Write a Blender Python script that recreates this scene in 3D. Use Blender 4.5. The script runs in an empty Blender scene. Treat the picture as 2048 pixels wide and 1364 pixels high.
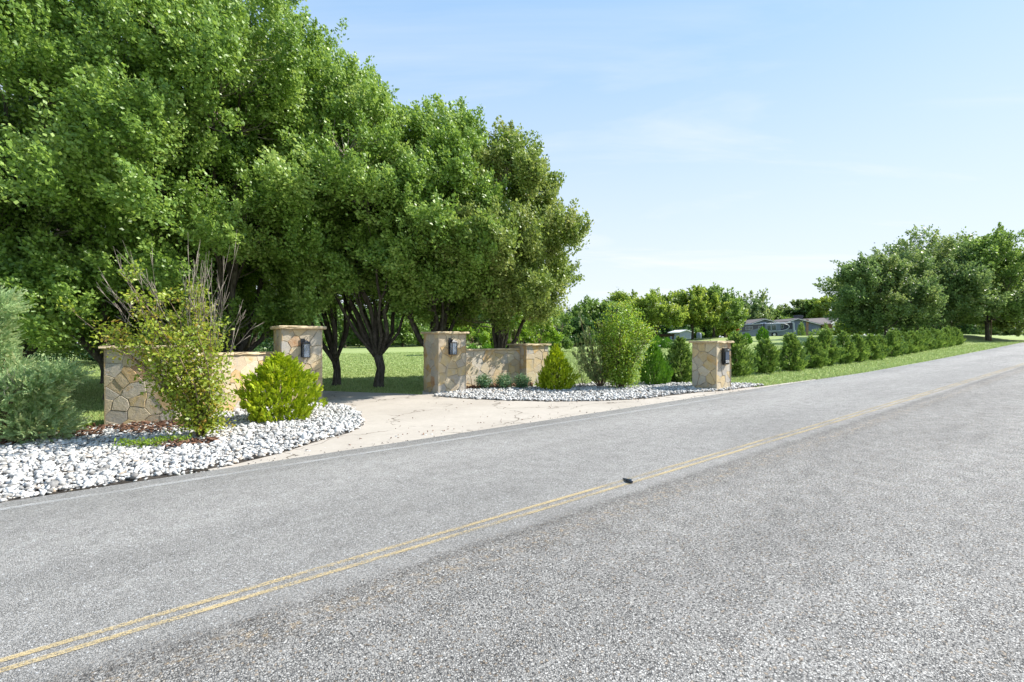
import bpy, math, random
import numpy as np
from mathutils import Vector, Matrix
R = math.radians
scene = bpy.context.scene
COL = scene.collection

# ------------------------------------------------------------------ camera, sky, sun, exposure
FPX = 967.0; CX = 1024.0; CY = 682.0; EYE = 1.6
cam = bpy.data.objects.new("camera", bpy.data.cameras.new("camera")); COL.objects.link(cam)
cam.location = (0, 0, EYE); cam.rotation_euler = (R(90), 0, 0)
cam.data.sensor_width = 36; cam.data.lens = 36 * FPX / 2048; cam.data.clip_start = .05; cam.data.clip_end = 5000
scene.camera = cam
SUN_EL = R(45); SUN_AZ = R(83)          # azimuth clockwise from +Y
sd = Vector((math.sin(SUN_AZ) * math.cos(SUN_EL), math.cos(SUN_AZ) * math.cos(SUN_EL), math.sin(SUN_EL)))
sun = bpy.data.objects.new("sun", bpy.data.lights.new("sun", 'SUN')); COL.objects.link(sun)
sun.data.energy = 5.0; sun.data.angle = R(.5); sun.data.color = (1, .95, .87)
sun.rotation_euler = sd.to_track_quat('Z', 'Y').to_euler()
scene.view_settings.view_transform = 'Standard'; scene.view_settings.look = 'None'
scene.view_settings.exposure = 0.77; scene.view_settings.gamma = 1
w = bpy.data.worlds.new("World"); scene.world = w; w.use_nodes = True
nt = w.node_tree; nt.nodes.clear(); N = nt.nodes; L = nt.links
out = N.new('ShaderNodeOutputWorld'); bg = N.new('ShaderNodeBackground'); sky = N.new('ShaderNodeTexSky')
sky.sky_type = 'NISHITA'; sky.sun_disc = False; sky.sun_elevation = SUN_EL; sky.sun_rotation = SUN_AZ
sky.altitude = 200; sky.air_density = 1.0; sky.dust_density = .7; sky.ozone_density = 1.2
bg.inputs[1].default_value = .135
tc = N.new('ShaderNodeTexCoord'); sep = N.new('ShaderNodeSeparateXYZ'); L.new(tc.outputs['Generated'], sep.inputs[0])
zz = N.new('ShaderNodeMath'); zz.operation = 'ADD'; zz.inputs[1].default_value = .12; L.new(sep.outputs[2], zz.inputs[0])
dx = N.new('ShaderNodeMath'); dx.operation = 'DIVIDE'; L.new(sep.outputs[0], dx.inputs[0]); L.new(zz.outputs[0], dx.inputs[1])
dy = N.new('ShaderNodeMath'); dy.operation = 'DIVIDE'; L.new(sep.outputs[1], dy.inputs[0]); L.new(zz.outputs[0], dy.inputs[1])
cb = N.new('ShaderNodeCombineXYZ'); L.new(dx.outputs[0], cb.inputs[0]); L.new(dy.outputs[0], cb.inputs[1])
mp = N.new('ShaderNodeMapping'); mp.inputs['Rotation'].default_value = (0, 0, R(62)); mp.inputs['Scale'].default_value = (.5, 1.5, 1)
L.new(cb.outputs[0], mp.inputs[0])
nz = N.new('ShaderNodeTexNoise'); nz.inputs['Scale'].default_value = 1.1; nz.inputs['Detail'].default_value = 8; nz.inputs['Roughness'].default_value = .58
nz.inputs['Distortion'].default_value = .7
L.new(mp.outputs[0], nz.inputs['Vector'])
rp = N.new('ShaderNodeMapRange'); rp.inputs[1].default_value = .53; rp.inputs[2].default_value = .85; rp.inputs[3].default_value = 0; rp.inputs[4].default_value = .40
L.new(nz.outputs[0], rp.inputs[0])
veil = N.new('ShaderNodeMapRange'); veil.inputs[1].default_value = .60; veil.inputs[2].default_value = .05; veil.inputs[3].default_value = 0.02; veil.inputs[4].default_value = .92
L.new(sep.outputs[2], veil.inputs[0])
sm = N.new('ShaderNodeMath'); sm.operation = 'MAXIMUM'; L.new(rp.outputs[0], sm.inputs[0]); 
ad = N.new('ShaderNodeMath'); ad.operation = 'ADD'; ad.use_clamp = True; L.new(rp.outputs[0], ad.inputs[0]); L.new(veil.outputs[0], ad.inputs[1])
mx = N.new('ShaderNodeMix'); mx.data_type = 'RGBA'; az = N.new('ShaderNodeMix'); az.data_type = 'RGBA'; az.inputs[0].default_value = .72; L.new(sky.outputs[0], az.inputs[6]); az.inputs[7].default_value = (1.62, 2.98, 4.75, 1)
L.new(ad.outputs[0], mx.inputs[0]); L.new(az.outputs[2], mx.inputs[6]); mx.inputs[7].default_value = (4.2, 4.45, 4.7, 1)
L.new(mx.outputs[2], bg.inputs[0]); L.new(bg.outputs[0], out.inputs[0])

# ------------------------------------------------------------------ coordinates
TH = math.atan2(1296, 967)
SU, CU = math.sin(TH), math.cos(TH)       # u runs along the road, v away from it
def sst(a, b, x):
    t = np.clip((x - a) / (b - a), 0, 1); return t * t * (3 - 2 * t)
def gz(u, v):
    u = np.asarray(u, float); v = np.asarray(v, float)
    f = np.where(u > 60, 60 + (np.minimum(u, 200) - 60) * .55, np.maximum(u, -60))
    z = .0235 * f
    z = z + .75 * sst(42, 66, u) * sst(9.5, 15, v) * (1 - sst(80, 130, u) * .9) * (1 - sst(30, 60, v))
    return z
def xy2uv(x, y): return SU * x + CU * y, -CU * x + SU * y
def uv2xy(u, v): return SU * u - CU * v, CU * u + SU * v
def gxy(x, y):
    u, v = xy2uv(np.asarray(x, float), np.asarray(y, float)); return gz(u, v)
def W(u, v, z=0):
    x, y = uv2xy(u, v); return Vector((float(x), float(y), float(gz(u, v)) + z))
def PG(px, py, dz=0):
    """ground point seen at a pixel of the photograph"""
    a = (px - CX) / FPX; b = (CY - py) / FPX
    lo, hi = 1.0, 400.0; prev = 1.0; 
    t = 1.0
    while t < 400:
        if EYE + b * t < float(gxy(a * t, t)): break
        prev = t; t *= 1.03
    lo, hi = prev, t
    for _ in range(40):
        m = (lo + hi) / 2
        if EYE + b * m < float(gxy(a * m, m)): hi = m
        else: lo = m
    return Vector((a * hi, hi, float(gxy(a * hi, hi)) + dz))
def PD(px, d):
    """ground point in the direction of a pixel column at depth d"""
    x = (px - CX) / FPX * d; return Vector((x, d, float(gxy(x, d))))
def ZH(py, d): return EYE + (CY - py) / FPX * d
def pip(x, y, poly):
    ins = np.zeros(len(x), bool); n = len(poly)
    for i in range(n):
        x1, y1 = poly[i][0], poly[i][1]; x2, y2 = poly[(i + 1) % n][0], poly[(i + 1) % n][1]
        c = ((y1 > y) != (y2 > y)) & (x < (x2 - x1) * (y - y1) / ((y2 - y1) + 1e-12) + x1)
        ins ^= c
    return ins
EDGE_U = [-400, -40, -20, -6, -1, 6.7, 10.5, 15, 20, 28, 45, 66, 120, 200, 500]
EDGE_V = [7.2, 7.2, 7.1, 6.98, 6.9, 6.65, 6.55, 6.4, 6.2, 6.3, 6.75, 7.45, 10.5, 17, 45]
WL_V   = [6.8, 6.8, 6.8, 6.7, 6.54, 6.2, 6.07, 6.02, 6.05, 6.15, 6.6, 7.3, 10.3, 16.8, 44.8]
YL_V   = [3.4, 3.4, 3.4, 3.4, 3.4, 3.33, 3.30, 3.28, 3.26, 3.26, 3.6, 4.3, 7.3, 13.8, 41]
def edge_v(u): return np.interp(u, EDGE_U, EDGE_V)

# ------------------------------------------------------------------ object helpers
def tag(o, label=None, cat=None, group=None, kind=None):
    if label: o['label'] = label
    if cat: o['category'] = cat
    if group: o['group'] = group
    if kind: o['kind'] = kind
    return o
def empty(name, loc=(0, 0, 0), rz=0):
    o = bpy.data.objects.new(name, None); COL.objects.link(o); o.location = loc; o.rotation_euler.z = rz
    o.empty_display_size = .2; return o
def link(name, me, mats=None, parent=None):
    o = bpy.data.objects.new(name, me); COL.objects.link(o)
    if mats is not None:
        for m in (mats if isinstance(mats, (list, tuple)) else [mats]): me.materials.append(m)
    if parent is not None: o.parent = parent
    return o
def np_mesh(name, V, F, attrs=None, smooth=False, mi=None):
    """V (n,3); F (m,k) same-size polygons"""
    V = np.asarray(V, np.float32); F = np.asarray(F, np.int32); m, k = F.shape
    me = bpy.data.meshes.new(name); me.vertices.add(len(V)); me.vertices.foreach_set('co', V.ravel())
    me.loops.add(m * k); me.loops.foreach_set('vertex_index', F.ravel())
    me.polygons.add(m); me.polygons.foreach_set('loop_start', np.arange(m, dtype=np.int32) * k)
    if smooth: me.polygons.foreach_set('use_smooth', np.ones(m, bool))
    if mi is not None: me.polygons.foreach_set('material_index', np.asarray(mi, np.int32))
    me.update(calc_edges=True)
    for an, av in (attrs or {}).items():
        a = me.attributes.new(an, 'FLOAT', 'FACE'); a.data.foreach_set('value', np.asarray(av, np.float32))
    return me
class MB:
    """collects polygons for one mesh"""
    def __init__(s): s.v = []; s.f = []; s.c = []; s.m = []; s.smooth = []
    def face(s, idx, col=None, m=0, sm=False): s.f.append(idx); s.c.append(col); s.m.append(m); s.smooth.append(sm)
    def box(s, c, h, rz=0, m=0, taper=1.0, M=None):
        b = len(s.v); cr, sr = math.cos(rz), math.sin(rz)
        for k in range(8):
            x = (1 if k & 1 else -1) * h[0]; y = (1 if k & 2 else -1) * h[1]; z = (1 if k & 4 else -1) * h[2]
            if k & 4: x *= taper; y *= taper
            p = Vector((c[0] + cr * x - sr * y, c[1] + sr * x + cr * y, c[2] + z))
            s.v.append(M @ p if M else p)
        for q in ((0, 2, 3, 1), (4, 5, 7, 6), (0, 1, 5, 4), (2, 6, 7, 3), (0, 4, 6, 2), (1, 3, 7, 5)): s.face([b + i for i in q], m=m)
    def poly_prism(s, pts, d, m=0):
        """pts: list of Vector, d: extrusion Vector"""
        b = len(s.v); n = len(pts)
        s.v += [Vector(p) for p in pts] + [Vector(p) + Vector(d) for p in pts]
        s.face([b + i for i in range(n)][::-1], m=m); s.face([b + n + i for i in range(n)], m=m)
        for i in range(n):
            j = (i + 1) % n; s.face([b + i, b + j, b + n + j, b + n + i], m=m)
    def tube(s, pts, rad, n=6, m=0, cap=True):
        b = len(s.v); pts = [Vector(p) for p in pts]; K = len(pts)
        if not hasattr(rad, '__len__'): rad = [rad] * K
        ref = Vector((.31, .87, .4)).normalized()
        for i, p in enumerate(pts):
            t = (pts[min(i + 1, K - 1)] - pts[max(i - 1, 0)])
            if t.length < 1e-9: t = Vector((0, 0, 1))
            t.normalize(); a = t.cross(ref)
            if a.length < .05: a = t.cross(Vector((1, 0, 0)))
            a.normalize(); c = t.cross(a)
            for k in range(n):
                an = 2 * math.pi * k / n; s.v.append(p + (a * math.cos(an) + c * math.sin(an)) * rad[i])
        for i in range(K - 1):
            for k in range(n):
                k2 = (k + 1) % n; s.face([b + i * n + k, b + i * n + k2, b + (i + 1) * n + k2, b + (i + 1) * n + k], m=m, sm=True)
        if cap:
            s.face([b + k for k in range(n)][::-1], m=m); s.face([b + (K - 1) * n + k for k in range(n)], m=m)
    def lathe(s, c, prof, n=16, axis='Z', m=0):
        """prof: (r, h) pairs, axis Z or Y"""
        b = len(s.v); c = Vector(c)
        for r_, h_ in prof:
            for k in range(n):
                a = 2 * math.pi * k / n
                s.v.append(c + (Vector((r_ * math.cos(a), r_ * math.sin(a), h_)) if axis == 'Z' else Vector((r_ * math.cos(a), h_, r_ * math.sin(a)))))
        for i in range(len(prof) - 1):
            for k in range(n):
                k2 = (k + 1) % n; s.face([b + i * n + k, b + i * n + k2, b + (i + 1) * n + k2, b + (i + 1) * n + k], m=m, sm=True)
        s.face([b + k for k in range(n)][::-1], m=m); s.face([b + (len(prof) - 1) * n + k for k in range(n)], m=m)
    def build(s, name, mats, parent=None, colattr=False):
        me = bpy.data.meshes.new(name); me.from_pydata([tuple(v) for v in s.v], [], s.f); me.update()
        me.polygons.foreach_set('material_index', s.m); me.polygons.foreach_set('use_smooth', s.smooth)
        if colattr:
            a = me.attributes.new('tone', 'FLOAT_COLOR', 'FACE')
            a.data.foreach_set('color', np.array([(*(c or (.4, .38, .34)), 1) for c in s.c], np.float32).ravel())
        return link(name, me, mats, parent)
def dup(root, loc=None, rz=None, scale=None):
    r = root.copy(); COL.objects.link(r)
    if loc is not None: r.location = loc
    if rz is not None: r.rotation_euler.z = rz
    if scale is not None: r.scale = scale
    for ch in list(root.children):
        c = ch.copy(); COL.objects.link(c); c.parent = r
        for g in list(ch.children):
            d = g.copy(); COL.objects.link(d); d.parent = c
    return r

# ------------------------------------------------------------------ materials
class NT:
    def __init__(s, name):
        s.mat = bpy.data.materials.new(name); s.mat.use_nodes = True; s.t = s.mat.node_tree
        s.t.nodes.clear(); s.out = s.t.nodes.new('ShaderNodeOutputMaterial')
    def n(s, typ, **kw):
        x = s.t.nodes.new('ShaderNode' + typ)
        for k, v in kw.items(): setattr(x, k, v)
        return x
    def set(s, node, idx, val):
        if hasattr(val, 'node') or isinstance(val, bpy.types.NodeSocket): s.t.links.new(val, node.inputs[idx])
        else:
            if isinstance(val, tuple) and len(val) == 3 and node.inputs[idx].type == 'RGBA': val = (*val, 1)
            node.inputs[idx].default_value = val
    def coord(s, kind='Object', scale=None, rot=None):
        c = s.n('TexCoord').outputs[kind]
        if scale is None and rot is None: return c
        m = s.n('Mapping'); s.set(m, 0, c)
        if scale: m.inputs['Scale'].default_value = scale
        if rot: m.inputs['Rotation'].default_value = rot
        return m.outputs[0]
    def noise(s, vec, scale, detail=4, rough=.55, dist=0):
        x = s.n('TexNoise'); s.set(x, 'Vector', vec); x.inputs['Scale'].default_value = scale; x.inputs['Detail'].default_value = detail
        x.inputs['Roughness'].default_value = rough; x.inputs['Distortion'].default_value = dist; return x.outputs[0]
    def voro(s, vec, scale, feature='F1', out='Distance', rnd=1.0):
        x = s.n('TexVoronoi', feature=feature); s.set(x, 'Vector', vec); x.inputs['Scale'].default_value = scale
        x.inputs['Randomness'].default_value = rnd; return x.outputs[out]
    def rng(s, v, a, b, c=0.0, d=1.0):
        x = s.n('MapRange'); s.set(x, 0, v); s.set(x, 1, a); s.set(x, 2, b); s.set(x, 3, c); s.set(x, 4, d); return x.outputs[0]
    def math(s, op, a, b=None, clamp=False):
        x = s.n('Math', operation=op, use_clamp=clamp); s.set(x, 0, a)
        if b is not None: s.set(x, 1, b)
        return x.outputs[0]
    def mix(s, f, a, b, mode='MIX'):
        x = s.n('Mix', data_type='RGBA', blend_type=mode); s.set(x, 0, f); s.set(x, 6, a); s.set(x, 7, b); return x.outputs[2]
    def attr(s, name, out='Fac'):
        x = s.n('Attribute', attribute_name=name); return x.outputs[out]
    def bump(s, h, strength=.5, dist=.01):
        x = s.n('Bump'); s.set(x, 'Height', h); x.inputs['Strength'].default_value = strength; x.inputs['Distance'].default_value = dist; return x.outputs[0]
    def pbr(s, col, rough=.8, spec=.3, metal=0, bump=None, alpha=None, **kw):
        x = s.n('BsdfPrincipled'); s.set(x, 'Base Color', col); s.set(x, 'Roughness', rough); s.set(x, 'Specular IOR Level', spec); s.set(x, 'Metallic', metal)
        if bump is not None: s.set(x, 'Normal', bump)
        if alpha is not None: s.set(x, 'Alpha', alpha)
        for k, v in kw.items(): s.set(x, k, v)
        return x.outputs[0]
    def done(s, shader): s.t.links.new(shader, s.out.inputs[0]); return s.mat
    def hsv(s, col, h=.5, sa=1.0, v=1.0):
        x = s.n('HueSaturation'); s.set(x, 'Hue', h); s.set(x, 'Saturation', sa); s.set(x, 'Value', v); s.set(x, 'Color', col); return x.outputs[0]

def plain(name, col, rough=.6, spec=.4, metal=0, var=.12, scale=6, bs=0):
    t = NT(name); c = t.coord(); nz = t.noise(c, scale, 4)
    col2 = t.mix(t.rng(nz, .3, .7, 0, 1), tuple(x * (1 - var) for x in col), tuple(min(1, x * (1 + var)) for x in col))
    b = t.bump(t.noise(c, scale * 8, 3), bs, .01) if bs else None
    return t.done(t.pbr(col2, rough, spec, metal, b))

def foliage(name, dark, light, warm=None, warm_amt=.1, trans=.35, rough=.42, spec=.45):
    """leaf colour varies per leaf (tint) and per spray (clump)"""
    t = NT(name); ti = t.attr('tint'); cl = t.attr('clump')
    f = t.math('ADD', t.math('MULTIPLY', ti, .55), t.math('MULTIPLY', cl, .45))
    col = t.mix(f, dark, light)
    if warm: col = t.mix(t.rng(cl, 1 - warm_amt * 2, 1, 0, .8), col, t.mix(ti, col, warm))
    sh = t.pbr(col, rough, spec)
    tr = t.n('BsdfTranslucent'); t.set(tr, 0, t.hsv(col, .485, 1.05, 1.3))
    m = t.n('MixShader'); m.inputs[0].default_value = trans; t.t.links.new(sh, m.inputs[1]); t.t.links.new(tr.outputs[0], m.inputs[2])
    return t.done(m.outputs[0])

M = {}
M['leaf_pear'] = foliage('pear leaves', (.068, .160, .020), (.37, .53, .115), (.46, .54, .20), .18, .38, .42, .45)
M['leaf_olive'] = foliage('olive pear leaves', (.08, .145, .02), (.35, .46, .11), (.42, .38, .17), .3, .38, .42, .45)
M['leaf_far'] = foliage('far green leaves', (.09, .17, .035), (.25, .38, .09), None, 0, .4)
M['leaf_far_yellow'] = foliage('far yellow green leaves', (.13, .21, .03), (.34, .46, .09), (.40, .40, .09), .25, .48)
M['leaf_far_dark'] = foliage('far dark leaves', (.025, .07, .020), (.08, .17, .045))
M['leaf_far_blue'] = foliage('far deep green leaves', (.07, .14, .045), (.25, .36, .12), (.33, .36, .12), .3, .40)
M['myrtle'] = foliage('crepe myrtle leaves', (.15, .24, .02), (.40, .47, .06), (.45, .19, .05), .16, .4)
M['gold'] = foliage('golden arborvitae', (.17, .29, .012), (.56, .66, .04), (.60, .55, .06), .1, .3, .6, .25)
M['arb'] = foliage('green arborvitae', (.05, .125, .022), (.34, .48, .11), None, 0, .3, .42, .5)
M['arb_bright'] = foliage('fresh green arborvitae', (.05, .16, .014), (.20, .42, .04), None, 0, .22, .5, .35)
M['juniper'] = foliage('grey green juniper', (.24, .38, .18), (.56, .68, .36), (.60, .55, .28), .25, .4, .7, .2)
M['olive_con'] = foliage('thin olive conifer', (.11, .17, .05), (.32, .40, .15), (.32, .24, .10), .2, .2, .6, .3)
M['rose'] = foliage('small rose leaves', (.05, .14, .06), (.20, .34, .17), (.4, .30, .16), .12)
M['lime'] = foliage('lime shrub leaves', (.12, .25, .02), (.34, .50, .07), (.45, .46, .15), .2, .4)
M['limey'] = foliage('bright crepe myrtle leaves', (.10, .23, .02), (.36, .52, .06), (.48, .42, .07), .2, .4)
M['weed'] = foliage('weed leaves', (.10, .20, .02), (.30, .42, .05), None, 0, .35)
M['redleaf'] = foliage('red leaves', (.25, .05, .02), (.5, .12, .06), None, 0, .3)

def bark(name, a, b, sc=9):
    t = NT(name); c = t.coord('Object', (1, 1, .22)); n = t.noise(c, sc * 2.2, 5, .65, .4); n2 = t.noise(t.coord(), 3, 3)
    col = t.mix(t.rng(n, .35, .68), a, b); col = t.mix(t.rng(n2, .55, .75, 0, .4), col, (.20, .22, .15))
    return t.done(t.pbr(col, .9, .15, bump=t.bump(n, .9, .02)))
M['bark'] = bark('grey pear bark', (.035, .03, .024), (.15, .13, .11))
M['twig'] = bark('pale twigs', (.20, .165, .135), (.40, .35, .30))
M['stem'] = bark('shrub stems', (.12, .085, .055), (.27, .20, .14))

def asphalt():
    t = NT('chip seal asphalt'); uv = t.coord('UV'); sp = t.n('SeparateXYZ'); t.set(sp, 0, uv)
    u, v = sp.outputs[0], sp.outputs[1]
    wob = t.math('MULTIPLY', t.math('SUBTRACT', t.noise(uv, 1.3, 3), .5), .10)
    vw = t.math('ADD', v, wob)
    far = t.rng(vw, 3.02, 3.20)                      # 1 on the smoother far lane
    # stretched slightly along the rolling direction
    c1 = t.voro(uv, 76, 'F1', 'Color'); d1 = t.voro(uv, 76, 'F1', 'Distance'); e1 = t.voro(uv, 76, 'DISTANCE_TO_EDGE')
    c2 = t.voro(uv, 96, 'F1', 'Color'); e2 = t.voro(uv, 92, 'DISTANCE_TO_EDGE')
    g1 = t.n('SeparateColor'); t.set(g1, 0, c1); g2 = t.n('SeparateColor'); t.set(g2, 0, c2)
    chipA = t.mix(g1.outputs[0], (.29, .276, .258), (.49, .470, .442)); chipA = t.mix(t.rng(g1.outputs[1], .95, .98), chipA, (.56, .54, .51))
    chipA = t.mix(t.rng(g1.outputs[2], .93, .96, 0, .7), chipA, (.30, .23, .16))
    chipB = t.mix(g2.outputs[0], (.25, .240, .226), (.47, .452, .428)); chipB = t.mix(t.rng(g2.outputs[1], .95, .98), chipB, (.6, .6, .6))
    bind = (.035, .035, .036)
    gapn = t.noise(uv, 5, 4, .6)
    gapA = t.math('MULTIPLY', t.rng(e1, .03, .14, 1, 0), t.rng(gapn, .35, .62, .25, .85))
    gapB = t.math('MULTIPLY', t.rng(e2, .02, .10, 1, 0), t.rng(gapn, .4, .65, .25, .85))
    # open pits between chips
    pitA = t.rng(t.noise(uv, 62, 3, .6), .53, .61, 0, .9); pitB = t.rng(t.noise(uv, 95, 3, .6), .56, .66, 0, .75)
    A = t.mix(t.math('MAXIMUM', gapA, pitA), chipA, bind); B = t.mix(t.math('MAXIMUM', gapB, pitB), chipB, bind)
    col = t.mix(far, A, B)
    # wheel tracks polished paler, broad mottling
    tr = t.math('ADD', t.rng(t.math('ABSOLUTE', t.math('SUBTRACT', v, 1.0)), .25, .8, 1, 0), t.rng(t.math('ABSOLUTE', t.math('SUBTRACT', v, 5.5)), .3, .9, 1, 0))
    big = t.noise(t.coord('UV', (.25, .8, 1)), 1.2, 4, .6)
    fac = t.math('ADD', t.rng(big, .3, .7, .80, 1.04), t.math('MULTIPLY', tr, .10))
    vm = t.n('VectorMath', operation='SCALE'); t.set(vm, 0, col); t.t.links.new(fac, vm.inputs['Scale']); col = vm.outputs[0]
    # longitudinal seam: dark ragged band with old yellow paint left on the chips
    seam = t.math('MULTIPLY', t.rng(t.math('ABSOLUTE', t.math('SUBTRACT', vw, 3.02)), .015, .10, 1, 0), t.rng(t.noise(uv, 22, 4, .7), .42, .62, 0, .6))
    seam2 = t.math('MULTIPLY', t.rng(t.math('ABSOLUTE', t.math('SUBTRACT', vw, 2.86)), .10, .26, 1, 0), t.rng(t.noise(uv, 40, 4, .7), .48, .62, 0, .6))
    col = t.mix(t.math('MAXIMUM', seam, seam2), col, (.06, .05, .042))
    old = t.math('MULTIPLY', t.rng(t.math('ABSOLUTE', t.math('SUBTRACT', vw, 2.84)), .03, .16, 1, 0), t.rng(t.noise(uv, 14, 5, .75), .52, .66, 0, .55))
    col = t.mix(old, col, (.50, .36, .20))
    # dusty, loose edge along the verge
    h = t.math('ADD', t.mix(far, t.rng(e1, 0, .18), t.rng(e2, 0, .14)), t.math('MULTIPLY', t.math('MULTIPLY', pitA, -1.0), t.rng(far, 0, 1, 1, .55)))
    b = t.bump(h, .8, .006)
    return t.done(t.pbr(col, .82, .35, bump=b))
M['asphalt'] = asphalt()
def paint(name, col, a0, a1, amt):
    t = NT(name); uv = t.coord('UV'); n1 = t.noise(uv, 60, 5, .7); n2 = t.noise(t.coord('UV', (.6, 3, 1)), 2.2, 4, .6)
    e = t.voro(uv, 80, 'DISTANCE_TO_EDGE')
    al = t.math('MULTIPLY', t.rng(t.math('ADD', n1, t.math('MULTIPLY', t.math('SUBTRACT', n2, .5), .6)), a0, a1, 0, amt), t.rng(e, .02, .09, .25, 1), clamp=True)
    return t.done(t.pbr(t.mix(n2, tuple(.8 * c for c in col), col), .7, .3, alpha=al))
M['yellow'] = paint('worn yellow paint', (.62, .48, .25), .36, .58, .82)
M['white'] = paint('worn white paint', (.66, .66, .65), .34, .60, .55)

def concrete():
    t = NT('stained concrete'); c = t.coord()
    n1 = t.noise(c, .7, 6, .6, .6); n2 = t.noise(c, 9, 5, .7); n3 = t.noise(c, 120, 3, .6); n4 = t.noise(t.coord('Object', (1, 3, 1)), 1.6, 5, .6, 1.2)
    col = t.mix(t.rng(n1, .3, .7), (.37, .325, .28), (.48, .432, .378)); col = t.mix(t.rng(n2, .35, .75, 0, .5), col, (.33, .298, .25))
    col = t.mix(t.rng(n4, .56, .75, 0, .5), col, (.27, .235, .20)); col = t.mix(t.rng(n3, .3, .75, 0, .35), col, (.53, .495, .435))
    wv = t.n('Mapping'); t.set(wv, 0, c)
    dv = t.n('VectorMath', operation='ADD'); t.set(dv, 0, c)
    nn = t.n('TexNoise'); t.set(nn, 'Vector', c); nn.inputs['Scale'].default_value = 1.5; nn.inputs['Detail'].default_value = 6
    sc = t.n('VectorMath', operation='SCALE'); t.set(sc, 0, nn.outputs['Color']); sc.inputs['Scale'].default_value = 1.1; t.set(dv, 1, sc.outputs[0])
    cr = t.voro(dv.outputs[0], .55, 'DISTANCE_TO_EDGE'); crm = t.math('MULTIPLY', t.rng(cr, .003, .012, 1, 0), t.rng(t.noise(c, 1.1, 3), .44, .56, 0, .9))
    col = t.mix(crm, col, (.10, .08, .06))
    spk = t.math('MULTIPLY', t.rng(t.voro(c, 5.5), .05, .085, 1, 0), t.rng(t.noise(c, 2.1, 2), .5, .6)); col = t.mix(t.math('MULTIPLY', spk, .7), col, (.16, .11, .08))
    return t.done(t.pbr(col, .88, .2, bump=t.bump(t.math('SUBTRACT', t.math('ADD', n3, n2), crm), .35, .01)))
M['concrete'] = concrete()
def grass_ground():
    t = NT('mown grass'); c = t.coord(); n1 = t.noise(c, .16, 5, .6); n2 = t.noise(c, 2.4, 6, .7); n3 = t.noise(c, 38, 4, .7)
    n4 = t.noise(t.coord('Object', (.05, .9, 1)), 1, 4, .6)
    col = t.mix(t.rng(n2, .3, .7), (.24, .30, .10), (.38, .45, .19)); col = t.mix(t.rng(n1, .35, .65, 0, .6), col, (.40, .45, .20))
    col = t.mix(t.rng(n4, .4, .62, 0, .55), col, (.23, .31, .09)); col = t.mix(t.rng(n3, .42, .7, 0, .5), col, (.14, .18, .055)); col = t.mix(t.rng(t.noise(c, .9, 4, .65), .60, .72, 0, .6), col, (.29, .27, .12))
    return t.done(t.pbr(col, .85, .12, bump=t.bump(t.math('ADD', n3, n2), .6, .04)))
M['grass'] = grass_ground()
def blades_mat():
    t = NT('grass blades'); ti = t.attr('tint'); col = t.mix(ti, (.21, .30, .08), (.46, .55, .22)); col = t.mix(t.rng(t.attr('clump'), .86, 1, 0, .7), col, (.42, .36, .16))
    sh = t.pbr(col, .6, .25); tr = t.n('BsdfTranslucent'); t.set(tr, 0, col); m = t.n('MixShader'); m.inputs[0].default_value = .35
    t.t.links.new(sh, m.inputs[1]); t.t.links.new(tr.outputs[0], m.inputs[2]); return t.done(m.outputs[0])
M['blades'] = blades_mat()
def rock():
    t = NT('white crushed stone'); ti = t.attr('tint'); c = t.coord(); n = t.noise(c, 40, 4, .6)
    col = t.mix(t.rng(ti, .02, .30, 1, 0), t.mix(ti, (.36, .355, .345), (.66, .655, .64)), (.17, .165, .16)); col = t.mix(t.rng(n, .4, .75, 0, .35), col, (.50, .48, .44))
    col = t.mix(t.rng(t.attr('clump'), .93, .97, 0, .6), col, (.56, .44, .32))
    return t.done(t.pbr(col, .8, .3, bump=t.bump(n, .5, .01)))
M['rock'] = rock()
def chips():
    t = NT('brown bark mulch'); ti = t.attr('tint'); return t.done(t.pbr(t.mix(ti, (.07, .035, .022), (.26, .15, .10)), .9, .15))
M['mulch'] = chips()
M['soil'] = plain('dark bed soil', (.06, .052, .045), .95, .1, var=.4, scale=14, bs=.5)
def stone():
    t = NT('flagstone veneer'); a = t.attr('tone', 'Color'); c = t.coord(); n1 = t.noise(c, 7, 6, .62, .5); n2 = t.noise(c, 45, 4, .65); n3 = t.noise(t.coord('Object', (1, 1, .5)), 4, 4, .6, .8)
    col = t.mix(t.rng(n1, .36, .66, 0, .60), a, (.55, .46, .33)); col = t.mix(t.rng(n3, .52, .72, 0, .55), col, (.36, .345, .33))
    col = t.mix(t.rng(t.noise(c, 5.3, 3, .6), .60, .72, 0, .6), col, (.52, .33, .13)); col = t.mix(t.rng(n2, .45, .8, 0, .3), col, (.22, .19, .15))
    return t.done(t.pbr(col, .85, .2, bump=t.bump(t.math('ADD', n1, t.math('MULTIPLY', n2, .5)), .75, .018)))
M['stone'] = stone()
M['mortar'] = plain('pale mortar', (.40, .34, .26), .95, .1, var=.2, scale=12, bs=.5)
M['capstone'] = plain('sandstone cap', (.54, .43, .28), .85, .2, var=.25, scale=7, bs=.6)
M['black'] = plain('black powder coat', (.014, .016, .021), .38, .5, var=.2)
M['mailblack'] = plain('satin black box', (.008, .009, .012), .30, .5, var=.1)
M['grille'] = plain('blue grey mail panel', (.07, .09, .14), .35, .5, metal=.3)
M['numwhite'] = plain('white number', (.85, .85, .85), .5, .4, var=.02)
M['label'] = plain('faded grey lettering', (.35, .36, .40), .5, .4, var=.02)
def glassm():
    t = NT('seeded glass'); c = t.coord(); return t.done(t.pbr((.30, .36, .45), .10, .8, 0, t.bump(t.noise(c, 60, 2), .4, .01), alpha=.35))
M['glass'] = glassm()
M['winglass'] = plain('dark window glass', (.03, .045, .05), .08, .8, var=.3)
M['rv_silver'] = plain('silver blue coach paint', (.12, .155, .225), .28, .6, var=.06, scale=1)
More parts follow.
